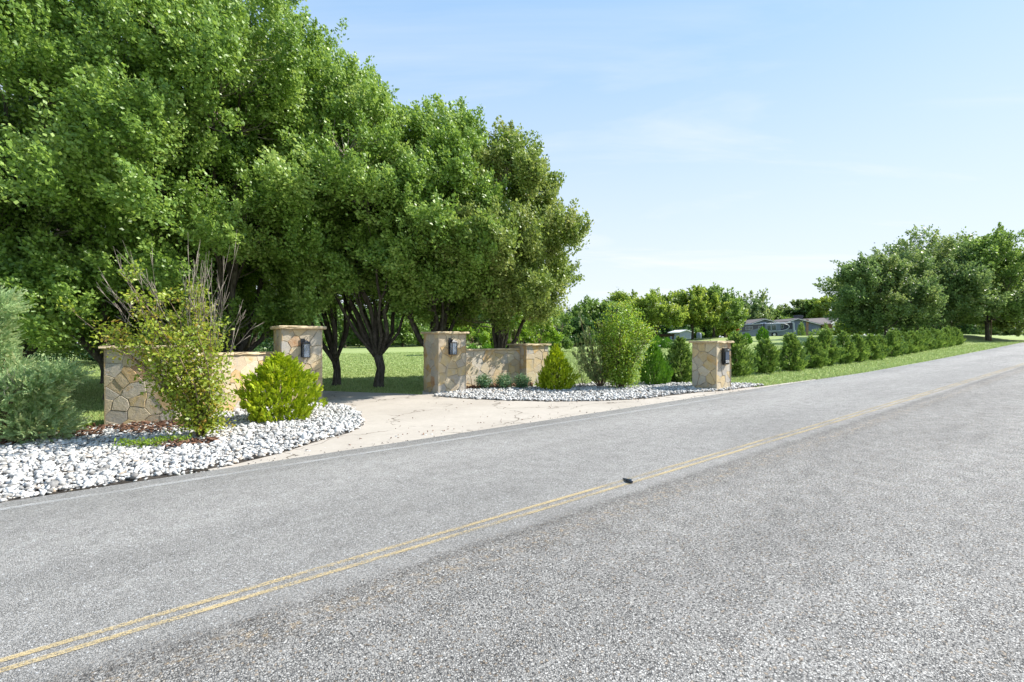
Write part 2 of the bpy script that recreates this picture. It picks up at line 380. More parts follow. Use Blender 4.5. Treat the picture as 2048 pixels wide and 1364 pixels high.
M['rv_dark'] = plain('charcoal coach paint', (.025, .03, .055), .25, .6, var=.1, scale=1)
M['rv_pale'] = plain('pale swoosh paint', (.34, .38, .44), .3, .5, var=.05, scale=1)
M['rv_mid'] = plain('slate coach paint', (.10, .13, .20), .28, .6, var=.06, scale=1)
M['tyre'] = plain('tyre rubber', (.012, .012, .012), .8, .2)
M['rim'] = plain('polished rim', (.6, .6, .62), .3, .5, metal=.6, var=.05)
M['siding'] = plain('blue grey siding', (.13, .16, .24), .8, .2, var=.08, scale=2)
M['shedwall'] = plain('pale blue shed siding', (.26, .30, .40), .8, .2, var=.07, scale=2)
M['shingle'] = plain('grey brown shingles', (.17, .15, .145), .9, .15, var=.2, scale=5, bs=.4)
M['trim'] = plain('white trim', (.7, .7, .70), .6, .3, var=.04)
def brick():
    t = NT('red brown brick'); c = t.coord(rot=(R(90), 0, 0)); b = t.n('TexBrick'); t.set(b, 0, c); b.inputs['Scale'].default_value = 4
    t.set(b, 'Color1', (.28, .14, .09)); t.set(b, 'Color2', (.22, .12, .085)); t.set(b, 'Mortar', (.35, .3, .26)); return t.done(t.pbr(b.outputs[0], .9, .15))
M['brick'] = brick()
M['chimney'] = plain('dark chimney stone', (.10, .10, .12), .9, .1, var=.3, scale=4)
M['cottage'] = plain('white cottage boards', (.62, .63, .66), .8, .2, var=.06)
M['darkwood'] = plain('dark weathered wood', (.05, .035, .028), .9, .1, var=.3)
M['redroof'] = plain('faded red roof', (.42, .14, .11), .8, .2, var=.15)
M['barrel'] = plain('blue grey plastic', (.13, .16, .24), .5, .4)
M['palestone'] = plain('pale cast stone', (.52, .51, .50), .8, .2)
M['scrap'] = plain('glossy dark scrap', (.03, .04, .06), .3, .6, var=.5, scale=20)
M['bird'] = plain('dark feathers', (.03, .028, .025), .8, .2)

# ------------------------------------------------------------------ the ground, road, drive
def sheet(name, US, VS, fz, mat, label=None, uvmap=True, cat=None):
    """US: list of u, VS: function u-> list of v (same count)"""
    V = []; UVs = []; nv = len(VS(US[0]))
    for u in US:
        for v in VS(u):
            x, y = uv2xy(u, v); V.append((x, y, float(fz(u, v)))); UVs.append((u, v))
    F = [(i * nv + j, (i + 1) * nv + j, (i + 1) * nv + j + 1, i * nv + j + 1) for i in range(len(US) - 1) for j in range(nv - 1)]
    me = np_mesh(name, V, F, smooth=True)
    if uvmap:
        l = me.uv_layers.new(name='UVMap'); idx = np.array(F).ravel(); l.data.foreach_set('uv', np.array(UVs, np.float32)[idx].ravel())
    return tag(link(name, me, mat), label, kind='structure')
ug = sorted(set([-700, -400, -250, -150, -100, -80, -60, 60, 200, 80, 100, 120, 130, 150, 170, 250, 320, 400, 600, 900] + list(range(-60, 130, 3)) + [60]))
vg = sorted(set([-500, -200, -100, -50, -20, -5, 0, 60, 70, 80, 100, 130, 170, 230, 300, 400, 600, 1000] + list(np.arange(3, 60, 1.5))))
sheet('ground', ug, lambda u: vg, lambda u, v: gz(u, v), M['grass'], 'wide mown lawn', False)
ur = sorted(set([-400, -250, -150, -100, -60, 60, 80, 100, 120, 150, 200, 300, 500] + list(np.arange(-60, 130, 2.0))))
rng0 = np.random.default_rng(5)
ed = {u: rng0.normal(0, .015) for u in ur}
def rv_(u):
    e = float(edge_v(u)); y0 = float(np.interp(u, EDGE_U, YL_V)) - 3.4
    return [-.35 + y0, -.30 + y0] + [-.3 + y0 + (e - .05 + .3 - y0) * k / 6 for k in range(1, 6)] + [e - .05, e]
def rz_(u, v):
    vs = rv_(u); return gz(u, v) + (.0 if (v == vs[0] or v == vs[-1]) else .035)
road = sheet('road', ur, rv_, rz_, M['asphalt'], 'grey two lane chip seal road')
um = [u for u in ur if -60 <= u <= 200]
def strip(name, tab, off, wd, lift, mat, label, uu=um):
    sheet(name, uu, lambda u: [float(np.interp(u, EDGE_U, tab)) + off - wd / 2, float(np.interp(u, EDGE_U, tab)) + off + wd / 2], lambda u, v: gz(u, v) + lift, mat, label)
strip('yellow_line', YL_V, .025, .046, .040, M['yellow'], 'worn yellow centre line, far one of the pair')
strip('yellow_line', YL_V, -.080, .046, .040, M['yellow'], 'worn yellow centre line, near one of the pair')
strip('white_line', WL_V, 0, .085, .040, M['white'], 'faded white edge line beside the driveway')
strip('white_line', YL_V, -3.2, .085, .040, M['white'], 'faded white edge line at the near side')

def flat_poly(name, pts, lift, mat, label, thick=.0):
    mb = MB(); n = len(pts)
    me = bpy.data.meshes.new(name)
    import bmesh
    bm = bmesh.new(); vs = [bm.verts.new((p[0], p[1], float(gxy(p[0], p[1])) + lift)) for p in pts]; f = bm.faces.new(vs)
    if f.normal.z < 0: f.normal_flip()
    r = bmesh.ops.extrude_face_region(bm, geom=[f]); 
    for v_ in [g for g in r['geom'] if isinstance(g, bmesh.types.BMVert)]: v_.co.z -= lift + .06
    bmesh.ops.triangulate(bm, faces=[f_ for f_ in bm.faces if len(f_.verts) > 4]); bmesh.ops.recalc_face_normals(bm, faces=bm.faces)
    bm.to_mesh(me); bm.free(); return tag(link(name, me, mat), label, kind='structure')
def UVP(u, v): x, y = uv2xy(u, v); return Vector((x, y, 0))
def smooth_poly(pts, it=2):
    for _ in range(it):
        q = []
        for i in range(len(pts)):
            a, b = Vector(pts[i]), Vector(pts[(i + 1) % len(pts)]); q += [a * .75 + b * .25, a * .25 + b * .75]
        pts = q
    return pts
PIL1 = (2.44, 12.29, .93); PIL2 = (6.22, 11.67, .89); PILM = (11.86, 6.94, .72)
edge_pts = [UVP(u, float(edge_v(u)) - .12) for u in np.arange(.6, 16.4, 1.2)]
drive = edge_pts + [UVP(16.6, 6.42)] + [PG(1510, 776), UVP(13.0, 8.0), UVP(10.5, 9.2), UVP(8.2, 11.0), UVP(6.35, 11.9), UVP(6.2, 12.6)] \
    + [PG(845, 791), PG(790, 788), PG(720, 786), PG(648, 783), Vector((-6.4, 14.8, 0)), Vector((-10, 19.5, 0)), Vector((-18, 31, 0)), Vector((-29, 46, 0)), Vector((-32, 46, 0)), Vector((-21, 31, 0)), Vector((-12.4, 19.5, 0)), Vector((-8.6, 15, 0)), Vector((-6.6, 13.4, 0)), UVP(2.6, 12.7), UVP(1.6, 10.6), UVP(0.2, 8.6)]
flat_poly('driveway', drive, .022, M['concrete'], 'pale concrete driveway flaring to the road')
# gravel beds
bedL = [PG(-160, 1090), PG(0, 1011), PG(150, 985), PG(330, 958), PG(470, 932), PG(560, 910), PG(640, 884), PG(700, 868), PG(728, 852), PG(722, 830), PG(692, 815), PG(652, 809), PG(600, 806), PG(500, 815), PG(360, 848), PG(205, 859), PG(120, 868), PG(0, 893), PG(-150, 925)]
bedR = [PG(868, 794), PG(930, 799), PG(1010, 803), PG(1100, 805), PG(1200, 804), PG(1280, 800), PG(1340, 793), PG(1400, 786), PG(1440, 784), PG(1500, 776), PG(1528, 772), PG(1500, 770), PG(1460, 770), PG(1400, 770), PG(1300, 768), PG(1200, 769), PG(1150, 772), PG(1070, 776), PG(940, 781), PG(880, 785)]
flat_poly('gravel_bed', bedL, .030, M['soil'], 'soil under the white stones at the left')
flat_poly('gravel_bed', bedR, .030, M['soil'], 'soil under the white stones at the right')

def ico():
    t = (1 + 5 ** .5) / 2
    v = np.array([(-1, t, 0), (1, t, 0), (-1, -t, 0), (1, -t, 0), (0, -1, t), (0, 1, t), (0, -1, -t), (0, 1, -t), (t, 0, -1), (t, 0, 1), (-t, 0, -1), (-t, 0, 1)], float)
    v /= np.linalg.norm(v[0])
    f = np.array([(0, 11, 5), (0, 5, 1), (0, 1, 7), (0, 7, 10), (0, 10, 11), (1, 5, 9), (5, 11, 4), (11, 10, 2), (10, 7, 6), (7, 1, 8), (3, 9, 4), (3, 4, 2), (3, 2, 6), (3, 6, 8), (3, 8, 9), (4, 9, 5), (2, 4, 11), (6, 2, 10), (8, 6, 7), (9, 8, 1)])
    return v, f
ICV, ICF = ico()
def rand_rot(rng, n):
    q = rng.normal(size=(n, 4)); q /= np.linalg.norm(q, axis=1)[:, None]; a, b, c, d = q.T
    return np.stack([np.stack([1 - 2 * (c * c + d * d), 2 * (b * c - a * d), 2 * (b * d + a * c)], -1), np.stack([2 * (b * c + a * d), 1 - 2 * (b * b + d * d), 2 * (c * d - a * b)], -1), np.stack([2 * (b * d - a * c), 2 * (c * d + a * b), 1 - 2 * (b * b + c * c)], -1)], 1)
def stones(name, poly, count, size, seed, mat, label, flat=(.28, .7), spill=.0, mound=.03, extra=None, tintpow=1.0, zadd=.022, cat=None):
    rng = np.random.default_rng(seed); P = np.array([(p[0], p[1]) for p in poly]); lo = P.min(0) - spill; hi = P.max(0) + spill
    pts = np.zeros((0, 2))
    while len(pts) < count:
        q = rng.uniform(lo, hi, (count * 3, 2))
        if spill: qq = q + rng.normal(0, spill, q.shape)
        else: qq = q
        q = q[pip(qq[:, 0], qq[:, 1], P)]; pts = np.vstack([pts, q])
    pts = pts[:count]
    s = size * rng.lognormal(0, .30, count); sc = np.stack([s, s * rng.uniform(.55, .95, count), s * rng.uniform(*flat, count)], 1) * .5
    Rm = rand_rot(rng, count)
    tl = rng.normal(0, .45, (count, 3, 3)) * 0
    v = ICV[None] * (1 + rng.normal(0, .30, (count, 12, 1)).clip(-.5, .6)) * sc[:, None]
    # mostly lying flat: small random tilt then spin
    a = rng.uniform(0, 2 * np.pi, count); tx = rng.normal(0, .38, count); ty = rng.normal(0, .38, count)
    ca, sa = np.cos(a), np.sin(a); X = v[..., 0]; Y = v[..., 1]; Z = v[..., 2]
    Y2 = Y * np.cos(tx)[:, None] - Z * np.sin(tx)[:, None]; Z2 = Y * np.sin(tx)[:, None] + Z * np.cos(tx)[:, None]
    X2 = X * np.cos(ty)[:, None] + Z2 * np.sin(ty)[:, None]; Z3 = -X * np.sin(ty)[:, None] + Z2 * np.cos(ty)[:, None]
    v = np.stack([X2 * ca[:, None] - Y2 * sa[:, None], X2 * sa[:, None] + Y2 * ca[:, None], Z3], -1)
    z = gxy(pts[:, 0], pts[:, 1]) + zadd + sc[:, 2] * .5 + rng.uniform(0, mound, count)
    v += np.concatenate([pts, z[:, None]], 1)[:, None]
    F = ICF[None] + (np.arange(count) * 12)[:, None, None]
    ti = rng.uniform(0, 1, count) ** tintpow; cl = rng.uniform(0, 1, count)
    me = np_mesh(name, v.reshape(-1, 3), F.reshape(-1, 3), {'tint': np.repeat(ti, 20), 'clump': np.repeat(cl, 20)})
    return tag(link(name, me, mat), label, kind='stuff')
stones('gravel', bedL, 17500, .055, 11, M['rock'], 'white crushed stone mulch in the left entrance bed', spill=.02, mound=.035)
stones('gravel', bedR, 12500, .055, 12, M['rock'], 'white crushed stone mulch in the right entrance bed', spill=.03, mound=.035)
stones('gravel', [PG(-10, 1020), PG(330, 966), PG(560, 918), PG(760, 880), PG(900, 870), PG(880, 862), PG(560, 912), PG(330, 955), PG(-10, 1008)], 420, .028, 14, M['rock'], 'loose pebbles strewn along the road edge', zadd=.0, mound=.01)

stones('grit', [UVP(u, float(edge_v(u)) - .10) for u in np.arange(0, 40, 1.5)] + [UVP(u, float(edge_v(u)) + .16) for u in np.arange(39, -1, -1.5)], 600, .015, 15, M['soil'], 'dark grit along the broken road edge', zadd=.02, mound=.012)
def chipsheet(name, regions, seed, label, cs=1.0):
    rng = np.random.default_rng(seed); Vs = []; 
    for poly, cnt in regions:
        P = np.array([(p[0], p[1]) for p in poly]); pts = np.zeros((0, 2))
        while len(pts) < cnt:
            q = rng.uniform(P.min(0), P.max(0), (cnt * 3, 2)); pts = np.vstack([pts, q[pip(q[:, 0], q[:, 1], P)]])
        Vs.append(pts[:cnt])
    c = np.vstack(Vs); n = len(c); a = rng.uniform(0, 6.28, n); l = rng.uniform(.02, .055, n) * cs; wd = l * rng.uniform(.25, .5, n)
    d = np.stack([np.cos(a), np.sin(a), rng.normal(0, .35, n)], 1); e = np.stack([-np.sin(a), np.cos(a), rng.normal(0, .35, n)], 1)
    c3 = np.concatenate([c, (gxy(c[:, 0], c[:, 1]) + .075 + rng.uniform(0, .045, n))[:, None]], 1)
    top = np.stack([c3 - d * l[:, None] - e * wd[:, None], c3 + d * l[:, None] - e * wd[:, None], c3 + d * l[:, None] + e * wd[:, None], c3 - d * l[:, None] + e * wd[:, None]], 1)
    bot = top - np.array([0, 0, .008]); v = np.concatenate([top, bot], 1)
    q = np.array([(0, 1, 2, 3), (7, 6, 5, 4), (0, 4, 5, 1), (1, 5, 6, 2), (2, 6, 7, 3), (3, 7, 4, 0)]); F = q[None] + (np.arange(n) * 8)[:, None, None]
    me = np_mesh(name, v.reshape(-1, 3), F.reshape(-1, 4), {'tint': np.repeat(rng.uniform(0, 1, n), 6)})
    return tag(link(name, me, M['mulch']), label, kind='stuff')
chipsheet('mulch', [([PG(0, 892), PG(120, 868), PG(210, 860), PG(200, 878), PG(90, 888), PG(0, 902)], 220), ([PG(210, 860), PG(355, 849), PG(390, 856), PG(330, 872), PG(250, 876)], 260), ([PG(300, 900), PG(440, 885), PG(430, 893), PG(330, 905)], 90)], 3, 'brown bark mulch scattered over the white stones by the left wall')
chipsheet('mulch', [([PG(930, 782), PG(1065, 777), PG(1065, 772), PG(935, 776)], 900)], 4, 'brown bark mulch around the small rose bushes')
chipsheet('leaf_litter', [([PG(640, 890), PG(1200, 835), PG(1300, 800), PG(900, 800)], 40), ([PG(640, 905), PG(560, 915), PG(700, 880), PG(1200, 820)], 35)], 8, 'brown leaf scraps scattered on the driveway', .30).location.z = -.055

# grass blades
def grass():
    rng = np.random.default_rng(77); n = 380000
    px = rng.uniform(-60, 2110, n); d = 6.5 * (48 / 6.5) ** rng.uniform(0, 1, n)
    x = (px - CX) / FPX * d; y = d; u, v = xy2uv(x, y)
    ok = (v > edge_v(u) + .01)
    for poly in (drive, bedL, bedR): ok &= ~pip(x, y, [(p[0], p[1]) for p in poly])
    for pu, pv, s in (PIL1, PIL2, PILM): ok &= ~((u > pu) & (u < pu + s) & (v > pv) & (v < pv + s))
    x, y, d, u, v = x[ok], y[ok], d[ok], u[ok], v[ok]; n = len(x); z = gxy(x, y)
    h = rng.uniform(.025, .06, n) * (1 + .006 * d); h *= np.where(v < edge_v(u) + .25, 1.5, 1); wd = .004 + .0009 * d
    a = rng.uniform(0, 6.28, n); lx = rng.normal(0, .45, n) * h; ly = rng.normal(0, .45, n) * h
    V = np.stack([np.stack([x - np.cos(a) * wd, y - np.sin(a) * wd, z - .004], 1), np.stack([x + np.cos(a) * wd, y + np.sin(a) * wd, z - .004], 1), np.stack([x + lx, y + ly, z + h], 1)], 1)
    me = np_mesh('grass', V.reshape(-1, 3), np.arange(3 * n).reshape(-1, 3), {'tint': rng.uniform(0, 1, n), 'clump': rng.uniform(0, 1, n)})
    tag(link('grass', me, M['blades']), 'short mown grass blades on the lawn and verge', kind='stuff')
grass()

# ------------------------------------------------------------------ stone pillars and walls
PAL = [(.53, .40, .23), (.55, .46, .31), (.46, .42, .36), (.38, .36, .33), (.52, .33, .13), (.55, .41, .20), (.40, .21, .10), (.56, .49, .38), (.47, .38, .27), (.42, .36, .28)]
PW = [.16, .16, .13, .08, .09, .12, .03, .10, .08, .05]
def clip(poly, px, py, nx, ny):
    res = []; n = len(poly)
    for i in range(n):
        a, b = poly[i], poly[(i + 1) % n]; da = (a[0] - px) * nx + (a[1] - py) * ny; db = (b[0] - px) * nx + (b[1] - py) * ny
        if da <= 0: res.append(a)
        if (da < 0 < db) or (db < 0 < da):
            t = da / (da - db); res.append((a[0] + (b[0] - a[0]) * t, a[1] + (b[1] - a[1]) * t))
    return res
def stone_face(mb, o, e, up, nrm, Wd, Hh, seed, dens=13):
    rnd = random.Random(seed); pts = []; tries = 0; mind = (1 / dens) ** .5 * .62
    while len(pts) < Wd * Hh * dens + 2 and tries < 4000:
        p = (rnd.uniform(0, Wd), rnd.uniform(0, Hh)); tries += 1
        if all(((p[0] - q[0]) ** 2 + (1.25 * (p[1] - q[1])) ** 2) > mind ** 2 * rnd.uniform(.6, 1.5) for q in pts): pts.append(p)
    for i, p in enumerate(pts):
        poly = [(0, 0), (Wd, 0), (Wd, Hh), (0, Hh)]
        for j, q in enumerate(pts):
            if i == j: continue
            poly = clip(poly, (p[0] + q[0]) / 2, (p[1] + q[1]) / 2, q[0] - p[0], q[1] - p[1])
            if len(poly) < 3: break
        if len(poly) < 3: continue
        # subdivide + roughen
        fine = []
        for k in range(len(poly)):
            a, b = poly[k], poly[(k + 1) % len(poly)]; L_ = math.hypot(b[0] - a[0], b[1] - a[1])
            if L_ < .03: fine.append(a); continue
            m = max(1, int(L_ / .09))
            for s_ in range(m): fine.append((a[0] + (b[0] - a[0]) * s_ / m, a[1] + (b[1] - a[1]) * s_ / m))
        if len(fine) < 3: continue
        cx = sum(q[0] for q in fine) / len(fine); cy = sum(q[1] for q in fine) / len(fine)
        g = rnd.choice([.001, .002, .003, .005, .010]); th = rnd.uniform(.008, .024); tx, ty = rnd.gauss(0, .025), rnd.gauss(0, .025)
        b0 = len(mb.v); n = len(fine); rings = ((g, 0.0), (g * 1.2, .75), (g * 1.2 + .005, 1.0)); col = rnd.choices(PAL, PW)[0]; f = rnd.uniform(.88, 1.1); col = tuple(c * f for c in col)
        jit = [(rnd.gauss(0, .0045), rnd.gauss(0, .0045)) for _ in fine]
        for inset, dpt in rings:
            for (x, y), (jx, jy) in zip(fine, jit):
                r_ = max(.02, math.hypot(x - cx, y - cy)); k = max(0, 1 - inset / r_)
                onb = x < 1e-6 or x > Wd - 1e-6 or y < 1e-6 or y > Hh - 1e-6
                if onb: jx = jy = 0; k = 1 - inset * .3 / r_
                X = cx + (x - cx) * k + jx; Y = cy + (y - cy) * k + jy; dd = th * dpt * (1 + (X - cx) * tx * 8 + (Y - cy) * ty * 8)
                mb.v.append(o + e * X + up * Y + nrm * dd)
        for rr in range(2):
            for k in range(n):
                k2 = (k + 1) % n; mb.face([b0 + rr * n + k, b0 + rr * n + k2, b0 + (rr + 1) * n + k2, b0 + (rr + 1) * n + k], col)
        mb.face([b0 + 2 * n + k for k in range(n)], col)
def slab(mb, cx, cy, z, hx, hy, hz, rz, seed, amp=.010, m=0):
    """rough-edged stone slab"""
    rnd = random.Random(seed); ring = []; step = .11
    nx = max(3, int(2 * hx / step)); ny = max(3, int(2 * hy / step))
    for i in range(nx): ring.append((-hx + 2 * hx * i / nx, -hy))
    for i in range(ny): ring.append((hx, -hy + 2 * hy * i / ny))
    for i in range(nx): ring.append((hx - 2 * hx * i / nx, hy))
    for i in range(ny): ring.append((-hx, hy - 2 * hy * i / ny))
    n = len(ring); b = len(mb.v); cr, sr = math.cos(rz), math.sin(rz)
    for k, (zz_, ins) in enumerate(((-hz, .012), (-hz * .5, 0), (hz * .55, .002), (hz, .014))):
        for x, y in ring:
            f = 1 - ins / max(hx, hy); jx, jy = rnd.gauss(0, amp), rnd.gauss(0, amp); X = x * f + jx; Y = y * f + jy
            mb.v.append(Vector((cx + cr * X - sr * Y, cy + sr * X + cr * Y, z + zz_ + rnd.gauss(0, .002))))
    for k in range(3):
        for i in range(n):
            j = (i + 1) % n; mb.face([b + k * n + i, b + k * n + j, b + (k + 1) * n + j, b + (k + 1) * n + i], m=m)
    mb.face([b + i for i in range(n)][::-1], m=m); mb.face([b + 3 * n + i for i in range(n)], m=m)
def masonry(name, corner, e, Wd, Dp, ztop, capt, over, label, cat, seed, sides=(1, 1, 1, 1), dens=16, group=None, base=None, split_cap=False):
    """corner: front left ground point; e: unit vector along the front; depth runs to the left of e (away from the road)"""
    e = Vector((e[0], e[1], 0)).normalized(); d = Vector((-e.y, e.x, 0)); up = Vector((0, 0, 1))
    corner = Vector((corner[0], corner[1], 0)); zb = min(float(gxy(*(corner + e * a + d * b_)[:2])) for a in (0, Wd) for b_ in (0, Dp)) - .04
    if base is not None: zb = base
    H = ztop - capt - zb; mid = corner + e * Wd / 2 + d * Dp / 2
    root = empty(name, (mid.x, mid.y, zb)); tag(root, label, cat, group)
    rz = math.atan2(e.y, e.x); mb = MB(); off = Vector((mid.x, mid.y, zb))
    mb.box((0, 0, H / 2), (Wd / 2 - .026, Dp / 2 - .026, H / 2), rz, m=1)
    c0 = corner - off; c0.z = 0
    sh = .026
    faces = [(c0 + d * sh + e * 0, e, -d, Wd, 0), (c0 + e * (Wd - sh), d, e, Dp, 1), (c0 + e * Wd + d * (Dp - sh), -e, d, Wd, 2), (c0 + d * Dp + e * sh, -d, -e, Dp, 3)]
    for (o, ee, nn, ww, k) in faces:
        if sides[k]: stone_face(mb, o, ee, up, nn, ww, H, seed * 7 + k, dens)
    mb.build('stone_shaft' if cat == 'pillar' else 'stone_face', [M['stone'], M['mortar']], root, colattr=True)
    cb_ = MB(); n = max(1, int(Wd / .75)) if cat == 'wall' else 1
    for i in range(n):
        c = c0 + e * (Wd * (i + .5) / n) + d * Dp / 2
        slab(cb_, c.x, c.y, H + capt / 2, (Wd / n) / 2 + (over if n == 1 else -.004), Dp / 2 + over, capt / 2, rz, seed + i)
    cb_.build('cap', M['capstone'], root)
    return root, off, e, d, H
EU = Vector((SU, CU, 0)); EV = Vector((-CU, SU, 0))
p1 = W(PIL1[0], PIL1[1]); p2 = W(PIL2[0], PIL2[1]); pm = W(PILM[0], PILM[1])
masonry('stone_pillar', p1, EU, PIL1[2], PIL1[2], 1.96, .075, .075, 'tall flagstone gate pillar left of the driveway, beside the golden shrub', 'pillar', 21)
masonry('stone_pillar', p2, EU, PIL2[2], PIL2[2], 1.86, .06, .06, 'tall flagstone gate pillar right of the driveway opening', 'pillar', 22)
masonry('stone_pillar', pm, EU, PILM[2], PILM[2], 1.605, .055, .065, 'free standing sunlit stone pillar carrying the black mailbox near the road', 'pillar', 26, dens=16)
# right low wall and its end pillar
masonry('stone_wall', W(PIL2[0] + PIL2[2] + .0, 12.05), EU, 2.2, .38, 1.37, .05, .03, 'low flagstone garden wall running right from the gate pillar behind three small bushes', 'wall', 24, sides=(1, 0, 1, 0))
pr = PG(1065.5, 777); ur_, vr_ = xy2uv(pr.x, pr.y)
masonry('stone_pillar', W(PIL2[0] + PIL2[2] + 2.205, 11.75), EU, .92, .9, 1.51, .055, .06, 'low flagstone end pillar half hidden behind the golden cone shrub', 'pillar', 25)
# left low pillar and wall
a = PG(207, 858); b = PG(352, 849); eL = (b - a); eL.z = 0; wl = eL.length; eL.normalize()
masonry('stone_pillar', a, eL, wl, .85, 1.51, .055, .055, 'broad low flagstone pillar at the far left end of the left wall', 'pillar', 27, dens=16)
dL = Vector((-eL.y, eL.x, 0)); q0 = a + eL * (wl + .01) + dL * .35; q1 = W(PIL1[0], PIL1[1] + .40); ew = q1 - q0; ew.z = 0
masonry('stone_wall', q0, ew.normalized(), ew.length - .06, .36, 1.345, .05, .03, 'low flagstone garden wall linking the broad pillar and the tall left gate pillar', 'wall', 28, sides=(1, 0, 1, 0))

# wall lanterns
def lantern(at, e, nrm, label):
    t = empty('wall_lantern', at); tag(t, label, 'lantern', 'lanterns on the gate pillars'); rz = math.atan2(e.y, e.x); t.rotation_euler.z = rz; t.scale = (.82, .82, .86)
    # local: +x along the face, -y out of it
    m = MB(); m.box((-.06, -.006, .02), (.055, .010, .26)); m.build('backplate', M['black'], t)
    m = MB(); y0 = -.13; hw = .085; zt, zb = .14, -.24
    for sx in (-1, 1):
        for sy in (-1, 1): m.box((sx * hw, y0 + sy * hw, (zt + zb) / 2), (.008, .008, (zt - zb) / 2))
    for z_ in (zt, zb): 
        for s_ in (-1, 1): m.box((0, y0 + s_ * hw, z_), (hw + .008, .0085, .009)); m.box((s_ * hw, y0, z_), (.0085, hw + .008, .009))
    m.box((0, y0, zb - .004), (hw, hw, .006)); m.build('frame', M['black'], t)
    m = MB(); m.box((0, y0, zt + .03), (hw + .02, hw + .02, .02), taper=.7); m.box((0, y0, zt + .065), (.055, .055, .022), taper=.6); m.build('roof', M['black'], t)
    m = MB(); 
    for s_ in (-1, 1): m.box((0, y0 + s_ * (hw - .003), (zt + zb) / 2), (hw - .008, .0015, (zt - zb) / 2 - .01)); m.box((s_ * (hw - .003), y0, (zt + zb) / 2), (.0015, hw - .008, (zt - zb) / 2 - .01))
    m.build('glass_pane', M['glass'], t)
    m = MB(); 
    for dx_ in (-.03, .03): m.tube([(dx_, y0, zb), (dx_, y0, zb + .17)], .011, 8)
    m.tube([(0, y0, zb), (0, y0, zb + .09)], .02, 8); m.build('candle_tube', M['palestone'], t)
    m = MB(); pts = [(0, y0, zt + .08)] + [(0 + .035 * math.sin(k / 10 * 5.2), y0, zt + .115 + .04 - .04 * math.cos(k / 10 * 5.2)) for k in range(11)]
    m.tube(pts, .006, 6); m.tube([(0, -.01, .2), (0, -.05, .235), (0, y0, .225)], .008, 6); m.build('hook', M['black'], t)
    return t
l1 = p1 + EU * .52; l1.z = 1.42; lantern(l1 - EV * .012, EU, -EV, 'black wall lantern on the left gate pillar above the golden shrub')
l2 = p2 + EU * .40; l2.z = 1.44; lantern(l2 - EV * .012, EU, -EV, 'black wall lantern with scroll hook on the right gate pillar')
# mailbox on the front pillar
mbx = pm + EU * .37; mbx.z = 1.19; t = empty('mailbox', mbx - EV * .012, math.atan2(EU.y, EU.x)); t.scale = (.84, .72, .86); tag(t, 'black wall mounted mailbox with white house number on the front stone pillar', 'mailbox')
m = MB(); m.poly_prism([(-.17, 0, .25), (-.17, 0, -.16), (-.13, 0, -.25), (.13, 0, -.25), (.17, 0, -.16), (.17, 0, .25)], (0, -.08, 0)); m.build('body', M['mailblack'], t)
m = MB(); m.poly_prism([(-.185, .0, .262), (-.185, -.12, .235), (-.185, -.125, .17), (-.185, -.115, .17), (-.185, -.108, .228), (-.185, .0, .252)], (.37, 0, 0)); m.build('lid', M['mailblack'], t)
m = MB(); m.box((0, -.103, .02), (.105, .004, .13)); 
for k in range(7): m.box((0, -.109, .12 - k * .035), (.095, .003, .006))
m.build('front_panel', M['grille'], t)
m = MB(); m.box((0, -.106, -.155), (.115, .004, .055)); m.build('number_plate', M['mailblack'], t)
def text(body, size, loc, mat, parent, name):
    cu = bpy.data.curves.new(name, 'FONT'); cu.body = body; cu.size = size; cu.extrude = .002; cu.align_x = 'CENTER'; cu.align_y = 'CENTER'
    o = bpy.data.objects.new(name, cu); COL.objects.link(o); bpy.context.view_layer.update(); dg = bpy.context.evaluated_depsgraph_get()
    me = bpy.data.meshes.new_from_object(o.evaluated_get(dg)); bpy.data.objects.remove(o); me.name = name
    me.materials.clear(); r = link(name, me, mat, parent); r.location = loc; r.rotation_euler = (R(90), 0, 0); return r
text('2335', .105, (0, -.114, -.155), M['numwhite'], t, 'house_number')
text('MAIL', .04, (.03, -.130, .202), M['numwhite'], t, 'lettering')

